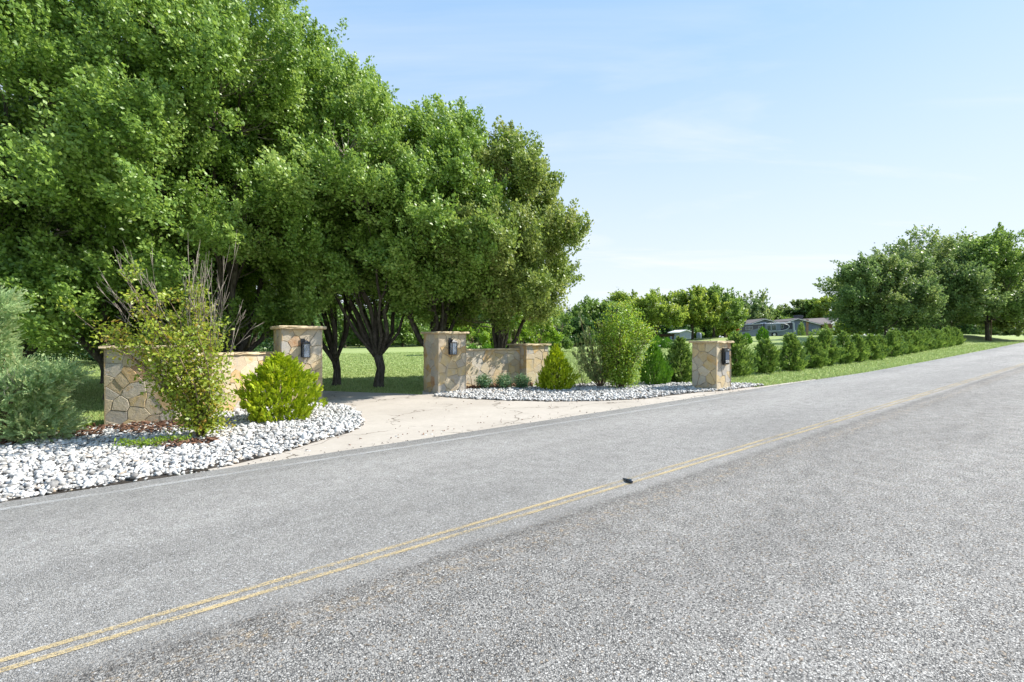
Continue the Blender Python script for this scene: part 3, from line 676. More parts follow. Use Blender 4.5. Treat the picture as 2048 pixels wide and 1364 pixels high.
# ------------------------------------------------------------------ foliage generators
def leaf_mesh(name, P, A, Nn, ln, wd, tint, clump, fold=.25):
    """P base points, A leaf axis, Nn leaf normal, ln length, wd width"""
    n = len(P); A = A / (np.linalg.norm(A, axis=1)[:, None] + 1e-9); S = np.cross(A, Nn); S /= (np.linalg.norm(S, axis=1)[:, None] + 1e-9); U = np.cross(S, A)
    l = ln[:, None]; w_ = wd[:, None] / 2
    v0 = P; v1 = P + A * l * .45 - S * w_ + U * w_ * fold; v2 = P + A * l; v3 = P + A * l * .45 + S * w_ + U * w_ * fold
    V = np.stack([v0, v1, v2, v3], 1).reshape(-1, 3); F = np.arange(4 * n).reshape(-1, 4)
    return np_mesh(name, V, F, {'tint': tint, 'clump': clump})
def unit(rng, n):
    v = rng.normal(size=(n, 3)); return v / np.linalg.norm(v, axis=1)[:, None]
def crown_points(rng, n, prof, Rx, Ry, seed, rough=.22, inner=.55, cdx=0, cdy=0):
    """points in a lumpy body of revolution; prof: list of (z, rfrac)"""
    zs = np.array([p[0] for p in prof]); rs = np.array([p[1] for p in prof])
    zz_ = rng.uniform(zs[0], zs[-1], n * 4); keep = rng.uniform(0, 1, n * 4) < (np.interp(zz_, zs, rs) / rs.max() + .08); z = zz_[keep][:n]; n = len(z)
    th = rng.uniform(0, 2 * np.pi, n); r = np.interp(z, zs, rs); H = zs[-1] - zs[0]
    lump = np.zeros(n); g = np.random.default_rng(seed)
    for k in range(9):
        f = g.integers(1, 7); fz = g.uniform(1, 9); ph = g.uniform(0, 6.28, 2); lump += np.cos(f * th + ph[0] + 1.3 * np.sin(fz * z / H + ph[1])) * np.cos(fz * z / H * 2 + ph[1])
    lump *= rough / 2.2
    rho = 1 - inner * rng.uniform(0, 1, n) ** 1.6
    rr = r * rho * (1 + lump)
    f = (z - zs[0]) / H
    P = np.stack([np.cos(th) * rr * Rx + cdx * f, np.sin(th) * rr * Ry + cdy * f, z], 1)
    O = np.stack([np.cos(th), np.sin(th), .35 * np.ones(n)], 1); O /= np.linalg.norm(O, axis=1)[:, None]
    return P, O, rho
def tree(name, loc, H, Rr, prof, seed, nclump, nleaf, leaf, label, cat='tree', mat='leaf_pear', group=None, trunk_r=.17, fork=.9, limbs=9, cr=.30, wind=(-.55, 0, .30), rough=.22, twigs=True, Ry=None, cdx=0, cdy=0, low_z=None, bmat='bark', spike=.0, inner=.55, bough=.185, droop=False, el=1.0):
    rng = np.random.default_rng(seed); root = empty(name, loc); tag(root, label, cat, group); Ry = Ry or Rr
    prof_m = [(z * H, r) for z, r in prof]; per = 11; nb = max(8, nclump // per)
    B, OB, _ = crown_points(rng, nb, prof_m, Rr * .90, Ry * .86, seed, rough, inner, cdx, cdy); nb = len(B)
    rb = bough * Rr * rng.uniform(.5, 1.5, nb); bi = np.repeat(np.arange(nb), per); n = len(bi)
    D = unit(rng, n) + OB[bi] * .55 + np.array([0, 0, .25]); D /= np.linalg.norm(D, axis=1)[:, None]
    rad_ = rng.uniform(.45, 1.0, n); rad_ = np.where(rng.uniform(0, 1, n) < .09, rad_ * 1.35, rad_)
    C = B[bi] + D * (rb[bi] * rad_)[:, None] * np.array([1.12, 1.12, .85]); O = D * .6 + OB[bi] * .5; O /= np.linalg.norm(O, axis=1)[:, None]
    if not droop: C[:, 2] = np.maximum(C[:, 2], prof_m[0][0] + rng.uniform(-.25, .5, n) * .5)
    ax = O * .9 + np.array([0, 0, .25]) + np.array(wind) * .7 + unit(rng, n) * .35; ax /= np.linalg.norm(ax, axis=1)[:, None]
    k = nleaf; idx = np.repeat(np.arange(n), k); cs = cr * rng.uniform(.55, 1.3, n)
    t_ = rng.uniform(-1.3, 1.5, n * k); off = np.clip(rng.normal(0, 1, (n * k, 3)), -1.9, 1.9) * (cs[idx] * .36 * (1 - .35 * t_))[:, None] + ax[idx] * (t_ * cs[idx] * 1.05 * el)[:, None]
    P = C[idx] + off
    A = ax[idx] * .5 + unit(rng, n * k) * .9 + np.array(wind) + off * .3; Nn = O[idx] * .5 + unit(rng, n * k) + np.array([.1, -.15, .5])
    ln = leaf * rng.uniform(.65, 1.3, n * k); cl = np.repeat(np.clip(rng.uniform(0, 1, nb)[bi] * .6 + rng.uniform(0, .4, n), 0, 1), k)
    keep = P[:, 2] > .25
    me = leaf_mesh('crown', P[keep], A[keep], Nn[keep], ln[keep], ln[keep] * rng.uniform(.55, .8, n * k)[keep], rng.uniform(0, 1, n * k)[keep], cl[keep])
    link('crown', me, M[mat], root)
    # trunk, ascending limbs, twigs to the clumps
    rnd = random.Random(seed); mb = MB(); fk = fork
    tw = [Vector((0, 0, -.15)), Vector((rnd.gauss(0, .02), rnd.gauss(0, .02), .12)), Vector((rnd.gauss(0, .03), rnd.gauss(0, .03), fk * .55)), Vector((rnd.gauss(0, .04), rnd.gauss(0, .04), fk))]
    mb.tube(tw, [trunk_r * 1.55, trunk_r * 1.12, trunk_r * .95, trunk_r * 1.05], 12)
    nodes = []; zs = [z * H for z, r in prof]; rs = [r for z, r in prof]
    for i in range(limbs):
        an = 2 * math.pi * (i + rnd.uniform(-.3, .3)) / limbs; sp = rnd.uniform(.30, 1.1) if i else .08
        top = H * rnd.uniform(.72, .95) * (1 - .28 * sp); p = tw[-1] + Vector((math.cos(an), math.sin(an), 0)) * trunk_r * .45 - Vector((0, 0, fk * .12)); pts = [p]; K = 9
        for s_ in range(1, K + 1):
            f = s_ / K; z = fk + (top - fk) * f; r_ = np.interp(z, zs, rs) * .72 * sp if z > zs[0] else rs[0] * .72 * sp
            rr = sp * min(Rr, Ry) * .78 * (f ** .55) * rs[len(rs) // 2] ; rr = min(rr, max(.1, float(np.interp(max(z, zs[0] + .14 * H), zs, rs)) * Rr * .8))
            pts.append(Vector((math.cos(an) * rr + cdx * f * .8 + rnd.gauss(0, .05), math.sin(an) * rr + cdy * f * .8 + rnd.gauss(0, .05), z)))
        r0 = trunk_r * rnd.uniform(.30, .52); rad = [r0 * (1 - .9 * (j / K)) + .008 for j in range(K + 1)]
        mb.tube(pts, rad, 7, cap=False); nodes += [(pts[j], rad[j]) for j in range(1, K + 1)]
        for q in range(rnd.randint(2, 4)):                         # side branches
            j = rnd.randint(2, K - 2); a2 = an + rnd.uniform(-1.3, 1.3); ln2 = rnd.uniform(.18, .34) * H * .5; b0 = pts[j]; pp = [b0]
            for s_ in range(1, 5):
                f = s_ / 4; pp.append(b0 + Vector((math.cos(a2) * ln2 * .55 * f, math.sin(a2) * ln2 * .55 * f, ln2 * f * .95)) + Vector((rnd.gauss(0, .03), rnd.gauss(0, .03), 0)))
            rad2 = [rad[j] * .6 * (1 - .8 * s_ / 4) + .005 for s_ in range(5)]; mb.tube(pp, rad2, 5, cap=False); nodes += [(pp[s_], rad2[s_]) for s_ in range(1, 5)]
    if twigs:
        NP = np.array([tuple(p_) for p_, _ in nodes]); T = mb; sel = rng.permutation(n)[:min(n, int(twigs) if twigs is not True else 1500)]
        for c in sel:
            dl = C[c] - NP; cost = np.linalg.norm(dl, axis=1) + np.where(dl[:, 2] < .1, 3, 0); j = int(np.argmin(cost))
            if cost[j] > 1.3: continue
            a_ = Vector(NP[j]); b_ = Vector(C[c] + ax[c] * cs[c] * .7); ml = (a_ + b_) / 2 + Vector((rnd.gauss(0, .06), rnd.gauss(0, .06), -.05 * (b_ - a_).length))
            T.tube([a_, ml, b_], [.016, .010, .004], 3, m=1, cap=False)
    mb.build('trunk', [M[bmat], M['twig']], root)
    return root
PF_pear = [(.0, .0), (.02, .62), (.10, .88), (.28, 1.0), (.5, .97), (.7, .78), (.86, .48), (.96, .2), (1.0, .03)]
def prof_from(b, shape=PF_pear):          # b: crown base as a fraction of height
    return [(b + (1 - b) * z, r) for z, r in shape]
def big(px, py, H, Rr, base, seed, label, mat='leaf_pear', nc=1000, nl=130, leaf=.11, **kw):
    p = PG(px, py) if py else None
    return tree('pear_tree', p, H, Rr, prof_from(base / H), seed, nc, nl, leaf, label, mat=mat, group='pear trees behind the entrance walls', **kw)
gp = 'pear trees behind the entrance walls'
def bigat(x, y, H, Rr, base, seed, label, mat='leaf_pear', nc=1250, nl=150, leaf=.088, **kw):
    return tree('pear_tree', (x, y, float(gxy(x, y))), H, Rr, prof_from(base / H), seed, nc, nl, leaf, label, mat=mat, group=gp, **kw)
pa = PG(758, 774); pb = PG(672, 771)
bigat(pa.x, pa.y, 10.0, 3.3, 3.0, 101, 'large pear tree whose forked trunk stands centred in the driveway gap', cdx=-1.5, trunk_r=.142, fork=1.1, limbs=13, nc=1650, Ry=3.3)
bigat(pb.x, pb.y, 11.7, 3.3, 3.0, 102, 'large pear tree with forked trunk just right of the left gate pillar', cdx=-2.3, trunk_r=.125, fork=.95, limbs=13, nc=1650, Ry=3.2)
bigat(-2.45, 15.8, 8.75, 2.6, 2.3, 103, 'pear tree rising behind the right gate pillar, crown below the tallest ones', cdx=.5, trunk_r=.16, fork=1.0, limbs=10, nc=1400, Ry=3.3)
bigat(-.40, 16.3, 8.0, 2.2, 1.9, 104, 'rightmost pear tree of the tall row, olive leaved against the sky', 'leaf_olive', cdx=.35, trunk_r=.16, fork=1.0, limbs=9, nc=1400, Ry=3.5)
bigat(-8.3, 14.0, 13.3, 3.6, 1.9, 105, 'towering pear tree behind the low left wall, right of the crepe myrtle', trunk_r=.2, nc=2100, Ry=4.5)
bigat(-11.0, 13.4, 14.3, 3.7, 1.45, 106, 'towering pear tree behind the broad low pillar and crepe myrtle', trunk_r=.2, nc=2100, Ry=4.4)
bigat(-13.6, 13.0, 13.6, 3.5, 1.35, 107, 'towering pear tree at the left edge behind the juniper', trunk_r=.2, nc=1750)
bigat(-10.8, 19.5, 13.0, 3.7, 1.6, 108, 'pear tree in the second row deep behind the left wall', trunk_r=.18, nc=800)
bigat(-15.5, 18.5, 13.6, 3.8, 1.4, 109, 'pear tree in the second row at the far left', trunk_r=.18, nc=800)
bigat(-20.5, 17.5, 13.0, 3.8, 1.2, 110, 'pear tree beyond the left edge of the row', trunk_r=.18, nc=700)

# ------------------------------------------------------------------ shrubs
def sprays(rng, C, AX, ln, per, el, ew, flat=.5):
    """conifer sprays: little scale-twigs fanned along an axis"""
    n = len(C); k = per; idx = np.repeat(np.arange(n), k); AX = AX / np.linalg.norm(AX, axis=1)[:, None]
    s = np.cross(AX, unit(rng, n)); s /= np.linalg.norm(s, axis=1)[:, None]
    t_ = np.tile(np.linspace(0, 1, k), n) + rng.normal(0, .05, n * k); sg = np.where(np.arange(n * k) % 2 == 0, 1, -1)
    L_ = (ln * rng.uniform(.6, 1.3, n))[idx]
    P = C[idx] + AX[idx] * (t_ * L_)[:, None]; A = AX[idx] + s[idx] * (sg * .75 * (1.1 - t_))[:, None] + unit(rng, n * k) * .25
    Nn = np.cross(AX[idx], s[idx]) + unit(rng, n * k) * .5
    l = el * rng.uniform(.6, 1.3, n * k) * (1.25 - .6 * t_)
    return P, A, Nn, l, l * ew, idx
PF_cone = [(.0, .62), (.08, .92), (.22, 1.0), (.42, .88), (.62, .64), (.82, .34), (.94, .14), (1.0, .02)]
PF_drop = [(.0, .42), (.10, .80), (.28, 1.0), (.46, .92), (.66, .66), (.84, .42), (.94, .24), (1.0, .03)]
PF_egg = [(.0, .60), (.08, .88), (.25, 1.0), (.45, .98), (.65, .82), (.82, .56), (.94, .28), (1.0, .04)]
def conifer(name, loc, H, Rr, prof, seed, n, per, ln, el, mat, label, cat='shrub', group=None, rough=.18, up=1.0, ew=.30, inner=.45, stem_r=.03, Ry=None, cdx=0):
    rng = np.random.default_rng(seed); root = empty(name, loc); tag(root, label, cat, group)
    C, O, rho = crown_points(rng, n, [(z * H, r) for z, r in prof], Rr, Ry or Rr, seed, rough, inner, cdx, 0)
    AX = O * .7 + np.array([0, 0, up]) + unit(rng, len(C)) * .3
    C = C - AX / np.linalg.norm(AX, axis=1)[:, None] * ln * .5; C[:, 2] = np.maximum(C[:, 2], .02)
    P, A, Nn, l, wd, idx = sprays(rng, C, AX, ln, per, el, ew); cl = rng.uniform(0, 1, len(C))[idx]
    link('foliage', leaf_mesh('foliage', P, A, Nn, l, wd, rng.uniform(0, 1, len(P)), cl, .15), M[mat], root)
    mb = MB(); rnd = random.Random(seed)
    mb.tube([(0, 0, -.08), (0, 0, H * .3), (cdx * .6, 0, H * .75)], [stem_r, stem_r * .8, stem_r * .2], 6)
    for i in range(10):
        a_ = rnd.uniform(0, 6.28); z0 = rnd.uniform(.05, .4) * H; rr = Rr * .55; mb.tube([(0, 0, z0), (math.cos(a_) * rr * .6, math.sin(a_) * rr * .6, z0 + .12 * H), (math.cos(a_) * rr, math.sin(a_) * rr, z0 + .32 * H)], [stem_r * .4, stem_r * .3, .003], 4, cap=False)
    mb.build('stem', M['stem'], root); return root
g1 = PG(560, 842); conifer('golden_arborvitae', g1, 1.30, .64, PF_egg, 31, 2300, 17, .095, .045, 'gold', 'big rounded golden arborvitae in the gravel before the left gate pillar', rough=.25, ew=.55, up=.7, inner=.5)
g2 = PG(1111, 781); conifer('golden_arborvitae', g2, 1.28, .49, PF_cone, 32, 1700, 16, .09, .045, 'gold', 'cone shaped golden arborvitae in front of the low end pillar', rough=.32, ew=.5, up=.9, inner=.5)
# juniper at the left edge
def juniper():
    rng = np.random.default_rng(41); o = PG(-10, 892); root = empty('juniper', o); tag(root, 'sprawling grey green juniper at the left edge of the photo', 'shrub')
    lobes = [((-.55, .2, .8), (.75, .7, .85), 1500), ((.25, .1, .62), (.55, .5, .50), 900), ((.60, .0, .95), (.52, .28, .20), 420), ((1.0, 0, 1.12), (.32, .16, .10), 190), ((-.15, 0, 1.55), (.28, .3, .75), 600), ((-.5, .1, 2.1), (.5, .4, .45), 420), ((.05, 0, 2.2), (.32, .2, .16), 150), ((.65, .1, .30), (.42, .4, .28), 420), ((.35, .05, 1.15), (.14, .12, .22), 60), ((-1.1, .1, 1.2), (.6, .6, 1.2), 800)]
    Cs = []; Os = []
    for c, r, n in lobes:
        d = unit(rng, n); rr = 1 - .45 * rng.uniform(0, 1, n)[:, None] ** 1.5; Cs.append(np.array(c) + d * np.array(r) * rr); Os.append(d)
    C = np.vstack(Cs); O = np.vstack(Os); C[:, 2] = np.maximum(C[:, 2], .03)
    AX = O * .7 + np.array([.35, -.1, .45]) + unit(rng, len(C)) * .35; P, A, Nn, l, wd, idx = sprays(rng, C, AX, .17, 17, .05, .42); cl = rng.uniform(0, 1, len(C))[idx]
    link('foliage', leaf_mesh('foliage', P, A, Nn, l, wd, rng.uniform(0, 1, len(P)), cl, .1), M['juniper'], root)
    mb = MB(); rnd = random.Random(3)
    for i in range(16):
        tx = rnd.uniform(-.9, 1.0); tz = rnd.uniform(.7, 1.7) if tx < .2 else rnd.uniform(.7, 1.15); mb.tube([(0, .1, -.05), (tx * .4, .05, tz * .5), (tx * .9, rnd.uniform(-.2, .2), tz)], [.03, .018, .004], 5)
    mb.build('stem', M['stem'], root)
    mb = MB()
    for i in range(46):
        bx = rnd.choice([.45, .52, .3, .05]) + rnd.gauss(0, .06); bz = {0: .9}.get(0) + rnd.uniform(-.12, .1); p = Vector((bx, rnd.uniform(-.45, -.1), bz)); pts = [p]
        for s_ in range(4): p = p + Vector((rnd.gauss(0, .04), rnd.gauss(0, .03), rnd.uniform(.03, .09))); pts.append(p)
        mb.tube(pts, [.005, .004, .003, .002, .0015], 4)
    mb.build('bare_twigs', M['twig'], root)
juniper()

# crepe myrtles
def myrtle(loc, seed, lean, H, spread, n, label, bare, mat='myrtle', leaf=.05, nl=26, maxr=1.35, cr=.13, side=0, fl=.22):
    rng = np.random.default_rng(seed); rnd = random.Random(seed); root = empty('crepe_myrtle', loc); tag(root, label, 'shrub'); mb = MB(); bt = MB(); tips = []
    for i in range(n):
        a_ = 2 * math.pi * i / n + rnd.uniform(-.4, .4); sp = spread * rnd.uniform(.15, 1) * (1 - side * max(0, math.cos(a_))); h = H * rnd.uniform(.55, 1.0) * (1 - fl * sp / spread)
        K = 8; pts = []
        for s_ in range(K + 1):
            f = s_ / K; r_ = sp * f ** 1.15; pts.append(Vector((math.cos(a_) * r_ + lean[0] * f * f + rnd.gauss(0, .02), math.sin(a_) * r_ * .7 + lean[1] * f * f + rnd.gauss(0, .02), -.03 + h * f)))
        r0 = rnd.uniform(.010, .018); mb.tube(pts, [r0 * (1 - .8 * s_ / K) + .002 for s_ in range(K + 1)], 5)
        for j in range(1, K + 1):
            for q in range(rnd.randint(2, 4)):
                d = Vector((rnd.gauss(0, 1), rnd.gauss(0, .8), rnd.uniform(.0, .7))).normalized() * rnd.uniform(.12, .36) * (1.2 - .5 * j / K); p0 = pts[j]; p1_ = p0 + d * .5 + Vector((0, 0, .03)); p2_ = p0 + d
                mb.tube([p0, p1_, p2_], [.004, .003, .0015], 3, cap=False)
                if p2_.z < H * maxr and p2_.z > .03 and rnd.random() < (1.0 if j > 1 else .7): tips.append(p2_); tips.append(p1_)
    for (bx, by, bz), (tx, ty, tz), cnt in bare:
        for i in range(cnt):
            p = Vector((bx, by, bz)) + Vector((rnd.gauss(0, .12), rnd.gauss(0, .08), rnd.gauss(0, .06))); e_ = Vector((tx, ty, tz)) + Vector((rnd.gauss(0, .22), rnd.gauss(0, .14), rnd.gauss(0, .24))); m1 = p.lerp(e_, .35) + Vector((rnd.gauss(0, .05), 0, rnd.gauss(0, .03))); m2 = p.lerp(e_, .7) + Vector((rnd.gauss(0, .06), 0, rnd.gauss(0, .02)))
            bt.tube([p, m1, m2, e_], [.0042, .0033, .0024, .0012], 4)
            for q in range(4):
                s0 = m2 if q % 2 else m1; bt.tube([s0, s0 + (e_ - p) * .18 + Vector((rnd.gauss(0, .05), rnd.gauss(0, .04), .02))], [.004, .0015], 3)
    C = np.array([tuple(t_) for t_ in tips]); m_ = len(C); idx = np.repeat(np.arange(m_), nl); P = C[idx] + rng.normal(0, cr * .5, (m_ * nl, 3)) * np.array([1, 1, .75]); P[:, 2] = np.maximum(P[:, 2], .02)
    A = unit(rng, m_ * nl) + np.array([0, 0, -.15]); Nn = unit(rng, m_ * nl) * .7 + np.array([.2, -.2, .8]); ln = leaf * rng.uniform(.6, 1.3, m_ * nl)
    link('foliage', leaf_mesh('foliage', P, A, Nn, ln, ln * .6, rng.uniform(0, 1, len(P)), np.repeat(rng.uniform(0, 1, m_), nl)), M[mat], root)
    mb.build('stem', M['stem'], root)
    if bare: bt.build('bare_twigs', M['twig'], root)
    return root
cm = PG(402, 880)
myrtle(cm, 51, (-.75, 0), 2.7, 1.3, 22, 'spreading yellow green crepe myrtle with bare grey twigs in the left gravel bed',
       [((-.1, 0, 1.6), (-.05, .1, 3.05), 13), ((-.9, 0, 1.75), (-1.55, .1, 2.75), 6), ((-.5, 0, 1.7), (-.95, 0, 2.85), 8), ((.2, 0, 1.5), (.45, .1, 2.75), 9), ((.3, .0, 1.3), (.75, .1, 2.2), 4)], nl=10, leaf=.062, cr=.14, side=.12, fl=.05)
cm2 = PG(1243, 779)
myrtle(cm2, 52, (.05, 0), 2.45, .98, 30, 'upright bright green crepe myrtle at the back of the right gravel bed', [], nl=12, leaf=.058, cr=.17, fl=.05, mat='limey')
def sparse(loc):
    rng = np.random.default_rng(61); rnd = random.Random(61); root = empty('thin_conifer', loc); tag(root, 'thin olive conifer with open upswept branches left of the upright crepe myrtle', 'shrub'); mb = MB(); C = []; AX = []
    for i in range(20):
        a_ = rnd.uniform(0, 6.28); sp = rnd.uniform(.1, .85); h = 1.95 * (1 - .65 * sp) if i else 2.1; pts = []
        for s_ in range(9):
            f = s_ / 8; pts.append(Vector((math.cos(a_) * sp * f ** .8 - .1 * f + .15, math.sin(a_) * sp * f ** .8 * .7, .02 + h * f ** 1.15)))
        mb.tube(pts, [.012 * (1 - .8 * s_ / 8) + .002 for s_ in range(9)], 4)
        for s_ in range(2, 9):
            for q in range(5):
                C.append(pts[s_] + Vector((rnd.gauss(0, .04), rnd.gauss(0, .04), rnd.gauss(0, .05)))); AX.append((pts[s_] - pts[s_ - 1]).normalized() + Vector((rnd.gauss(0, .4), rnd.gauss(0, .4), .3)))
    P, A, Nn, l, wd, idx = sprays(rng, np.array([tuple(c) for c in C]), np.array([tuple(c) for c in AX]), .12, 12, .055, .45)
    link('foliage', leaf_mesh('foliage', P, A, Nn, l, wd, rng.uniform(0, 1, len(P)), rng.uniform(0, 1, len(C))[idx]), M['olive_con'], root); mb.build('stem', M['stem'], root)
    mb = MB()
    for i in range(14):
        b_ = Vector((-.35 + rnd.gauss(0, .08), 0, .05)); mb.tube([b_, b_ + Vector((-.1 + rnd.gauss(0, .08), 0, .5)), b_ + Vector((-.15 + rnd.gauss(0, .2), 0, rnd.uniform(.8, 1.2)))], [.006, .004, .0015], 3)
    mb.build('bare_twigs', M['stem'], root)
sparse(PG(1192, 777))
for px, sd_, lab in ((968, 71, 'small leafy bush against the low wall, nearest the right gate pillar'), (1008, 72, 'middle one of three small leafy bushes against the low wall'), (1045, 73, 'small leafy bush against the low wall, nearest the low end pillar')):
    rng = np.random.default_rng(sd_); p = PG(px, 780); root = empty('rose_bush', p); tag(root, lab, 'bush', 'small bushes along the low wall'); n = 150
    d = unit(rng, n); C = d * np.array([.24, .22, .20]) * rng.uniform(.4, 1, n)[:, None] * rng.uniform(.8, 1.15) + np.array([0, 0, .25]); idx = np.repeat(np.arange(n), 12); P = C[idx] + rng.normal(0, .035, (n * 12, 3)); ln = .042 * rng.uniform(.6, 1.3, len(P))
    link('foliage', leaf_mesh('foliage', P, unit(rng, len(P)), unit(rng, len(P)) + np.array([0, 0, .8]), ln, ln * .62, rng.uniform(0, 1, len(P)), rng.uniform(0, 1, n)[idx]), M['rose'], root)
    mb = MB(); rnd = random.Random(sd_)
    for i in range(9): a_ = rnd.uniform(0, 6.28); mb.tube([(0, 0, -.03), (math.cos(a_) * .1, math.sin(a_) * .1, .2), (math.cos(a_) * .2, math.sin(a_) * .2, .38)], [.006, .005, .002], 4)
    mb.build('stem', M['stem'], root)
conifer('arborvitae', PG(1308, 771), 1.32, .46, PF_cone, 81, 1000, 16, .15, .06, 'arb_bright', 'fresh green arborvitae between the upright crepe myrtle and the roadside row', rough=.15)
# the roadside row
ORD = ['first', 'second', 'third', 'fourth', 'fifth', 'sixth', 'seventh', 'eighth', 'ninth', 'tenth', 'eleventh', 'twelfth', 'thirteenth', 'fourteenth', 'fifteenth', 'sixteenth', 'seventeenth', 'eighteenth', 'nineteenth', 'twentieth', 'twenty-first', 'twenty-second', 'twenty-third', 'twenty-fourth', 'twenty-fifth', 'twenty-sixth']
ghedge = 'arborvitae shrubs in the roadside row'
protos = []
hu = [13.1, 14.8] + [16.2 + 1.72 * k for k in range(23)]
rnd = random.Random(9)
for i, u in enumerate(hu):
    v = float(np.interp(u, [13, 20, 30, 54], [8.95, 8.45, 8.55, 10.2])) + rnd.gauss(0, .06); loc = W(u, v); sc = rnd.uniform(.92, 1.06)
    if i < 5:
        o = conifer('arborvitae', loc, [1.42, 1.3, 1.5, 1.36, 1.46][i], .46, PF_drop, 90 + i, 640, 13, .15, .085, 'arb', 'x', group=ghedge, rough=.42, up=.55, ew=.6, inner=.55); protos.append(o)
    else: o = dup(protos[(i * 3 + 1) % 5], loc, rnd.uniform(0, 6.28))
    o.scale = (sc, sc, sc * rnd.uniform(.94, 1.06))
    if i == 0: lab = 'green arborvitae of the roadside row just left of the mailbox pillar'
    elif i == 1: lab = 'green arborvitae of the roadside row hidden behind the mailbox pillar'
    else: lab = 'green arborvitae, %s in the roadside row counting right from the mailbox pillar' % ORD[i - 2]
    tag(o, lab, 'shrub', ghedge)
# second row of small round shrubs across the lawn
g2n = 'small round shrubs in a row across the lawn'
small = [(946, 31.0, 'small dark shrub seen over the low wall next to the right gate pillar'), (975, 32.0, 'small dark shrub on the lawn seen over the middle of the low wall'), (1004, 33, 'small dark shrub on the lawn seen over the low wall near its end pillar'),
         (1314, 45.5, 'small dark cone shrub, left one of two left of the shed'), (1335, 45.0, 'small rounder shrub on the lawn directly left of the shed'), (1466, 50, 'pale green small shrub behind the mailbox pillar cap'), (1493, 49.5, 'round dark shrub on the lawn in front of the front wheel of the motorhome'), (1525, 53, 'leaning cone shrub on the lawn in front of the middle of the motorhome')]
sp0 = None
for i, (px, d, lab) in enumerate(small):
    if sp0 is None: o = sp0 = conifer('round_shrub', PD(px, d), 1.12, .52, PF_egg, 120, 420, 12, .17, .09, 'arb_bright', lab, rough=.12, ew=.45); tag(o, lab, 'shrub', g2n)
    else: o = dup(sp0, PD(px, d), i * 1.3); tag(o, lab, 'shrub', g2n)
    s_ = [.9, .85, .9, .95, .95, 1.0, 1.0, 1.15][i]; o.scale = (s_, s_, s_ * [1, 1, 1, 1.15, .95, 1.1, 1, 1.15][i])
# lime shrubs seen over the wall
gl = 'light green shrubs on the lawn behind the right wall'
for i, (px, d, h, r_, mt, lab) in enumerate([(955, 36, 2.7, 1.5, 'lime', 'light green shrub seen over the wall beside the right gate pillar'), (1000, 38, 2.6, 1.4, 'olive_con', 'greyish thin shrub seen over the middle of the right wall'), (1035, 37, 2.9, 1.4, 'lime', 'bright lime shrub seen over the right part of the low wall'), (1085, 36, 3.0, 1.5, 'lime', 'bright lime shrub above the golden cone shrub'), (1120, 42, 3.4, 1.4, 'leaf_far', 'mid green shrub right of the golden cone shrub tip'), (900, 40, 2.8, 1.6, 'lime', 'light green shrub hidden mostly by the right gate pillar')]):
    tree('lawn_shrub', PD(px, d), h, r_, prof_from(.04), 140 + i, 150, 70, .15, lab, 'shrub', mt, gl, trunk_r=.05, fork=.3, limbs=6, cr=.22, twigs=False, bmat='stem')

# ------------------------------------------------------------------ background trees
def bgtree(px, d, top, wpx, mat, seed, label, base=.16, nc=420, nl=46, name='tree', shape=PF_egg, group='trees beyond the lawn', rough=.3, **kw):
    p = PD(px, d); H = ZH(top, d) - p.z; Rr = wpx / 2 / FPX * d
    lf = .0042 * d + .02
    return tree(name, p, H, Rr, prof_from(base, shape), seed, nc, nl, lf, label, 'tree', mat, group, trunk_r=max(.16, H * .018), fork=max(1.0, H * base * .9), limbs=7, cr=Rr * .13, twigs=False, bough=.24, rough=rough, **kw)
BG = [(560, 70, 590, 150, 'leaf_far', .1, 'green tree at the lawn end seen left of the left gate pillar'), (690, 78, 612, 130, 'leaf_far', .05, 'bright green tree at the lawn end left of the forked trunk in the gap'), (745, 88, 622, 110, 'leaf_far_dark', .05, 'dark tree at the lawn end straight behind the forked trunk'), (805, 75, 610, 130, 'leaf_far', .05, 'bright green tree at the lawn end beside the right gate pillar'), (640, 95, 600, 140, 'leaf_far_dark', .05, 'dark tree at the lawn end behind the bright ones'),
      (885, 85, 600, 120, 'leaf_far', .05, 'green tree at the lawn end behind the right gate pillar'), (960, 80, 600, 130, 'leaf_far_dark', .06, 'dark tree beyond the lime shrubs'), (1050, 78, 605, 130, 'leaf_far', .06, 'mid green tree beyond the right wall'),
      (1155, 58, 640, 62, 'leaf_far_dark', .04, 'dark low tree left of the white cottage'), (1195, 70, 598, 84, 'leaf_far', .22, 'dull green tree rising behind the white cottage'), (1225, 62, 622, 70, 'leaf_far_dark', .12, 'very dark tree right behind the thin conifer'),
      (1250, 78, 592, 100, 'leaf_far_yellow', .1, 'yellow green tree behind the upright crepe myrtle'), (1313, 62, 590, 88, 'leaf_far_yellow', .42, 'yellow green tree with a visible trunk left of the small shed'), (1385, 64, 578, 80, 'leaf_far_yellow', .42, 'airy yellow green tree behind the small shed'), (1428, 66, 573, 96, 'leaf_far', .34, 'tall bright green tree above the mailbox pillar'), (1450, 72, 596, 56, 'leaf_far_yellow', .15, 'small yellow green tree left of the motorhome'),
      (1500, 128, 590, 92, 'leaf_far_blue', .1, 'deep green tree rising behind the front of the motorhome'), (1545, 135, 622, 66, 'leaf_far', .1, 'low green tree behind the motorhome roof'), (1594, 135, 602, 62, 'leaf_far_blue', .12, 'round green tree behind the house, left of the chimney'), (1622, 130, 594, 58, 'leaf_far', .12, 'green tree behind the chimney'), (1662, 122, 594, 62, 'leaf_far_yellow', .12, 'pale green tree behind the right end of the house'), (1570, 125, 632, 30, 'leaf_far', .08, 'small bright green tree below the distant red roof')]
for i, (px, d, top, wp, mt, ba, lab) in enumerate(BG): bgtree(px, d, top + 7, wp * 1.16, mt, 200 + i, lab, ba * .8)
gr = 'tall trees beside the road at the right'
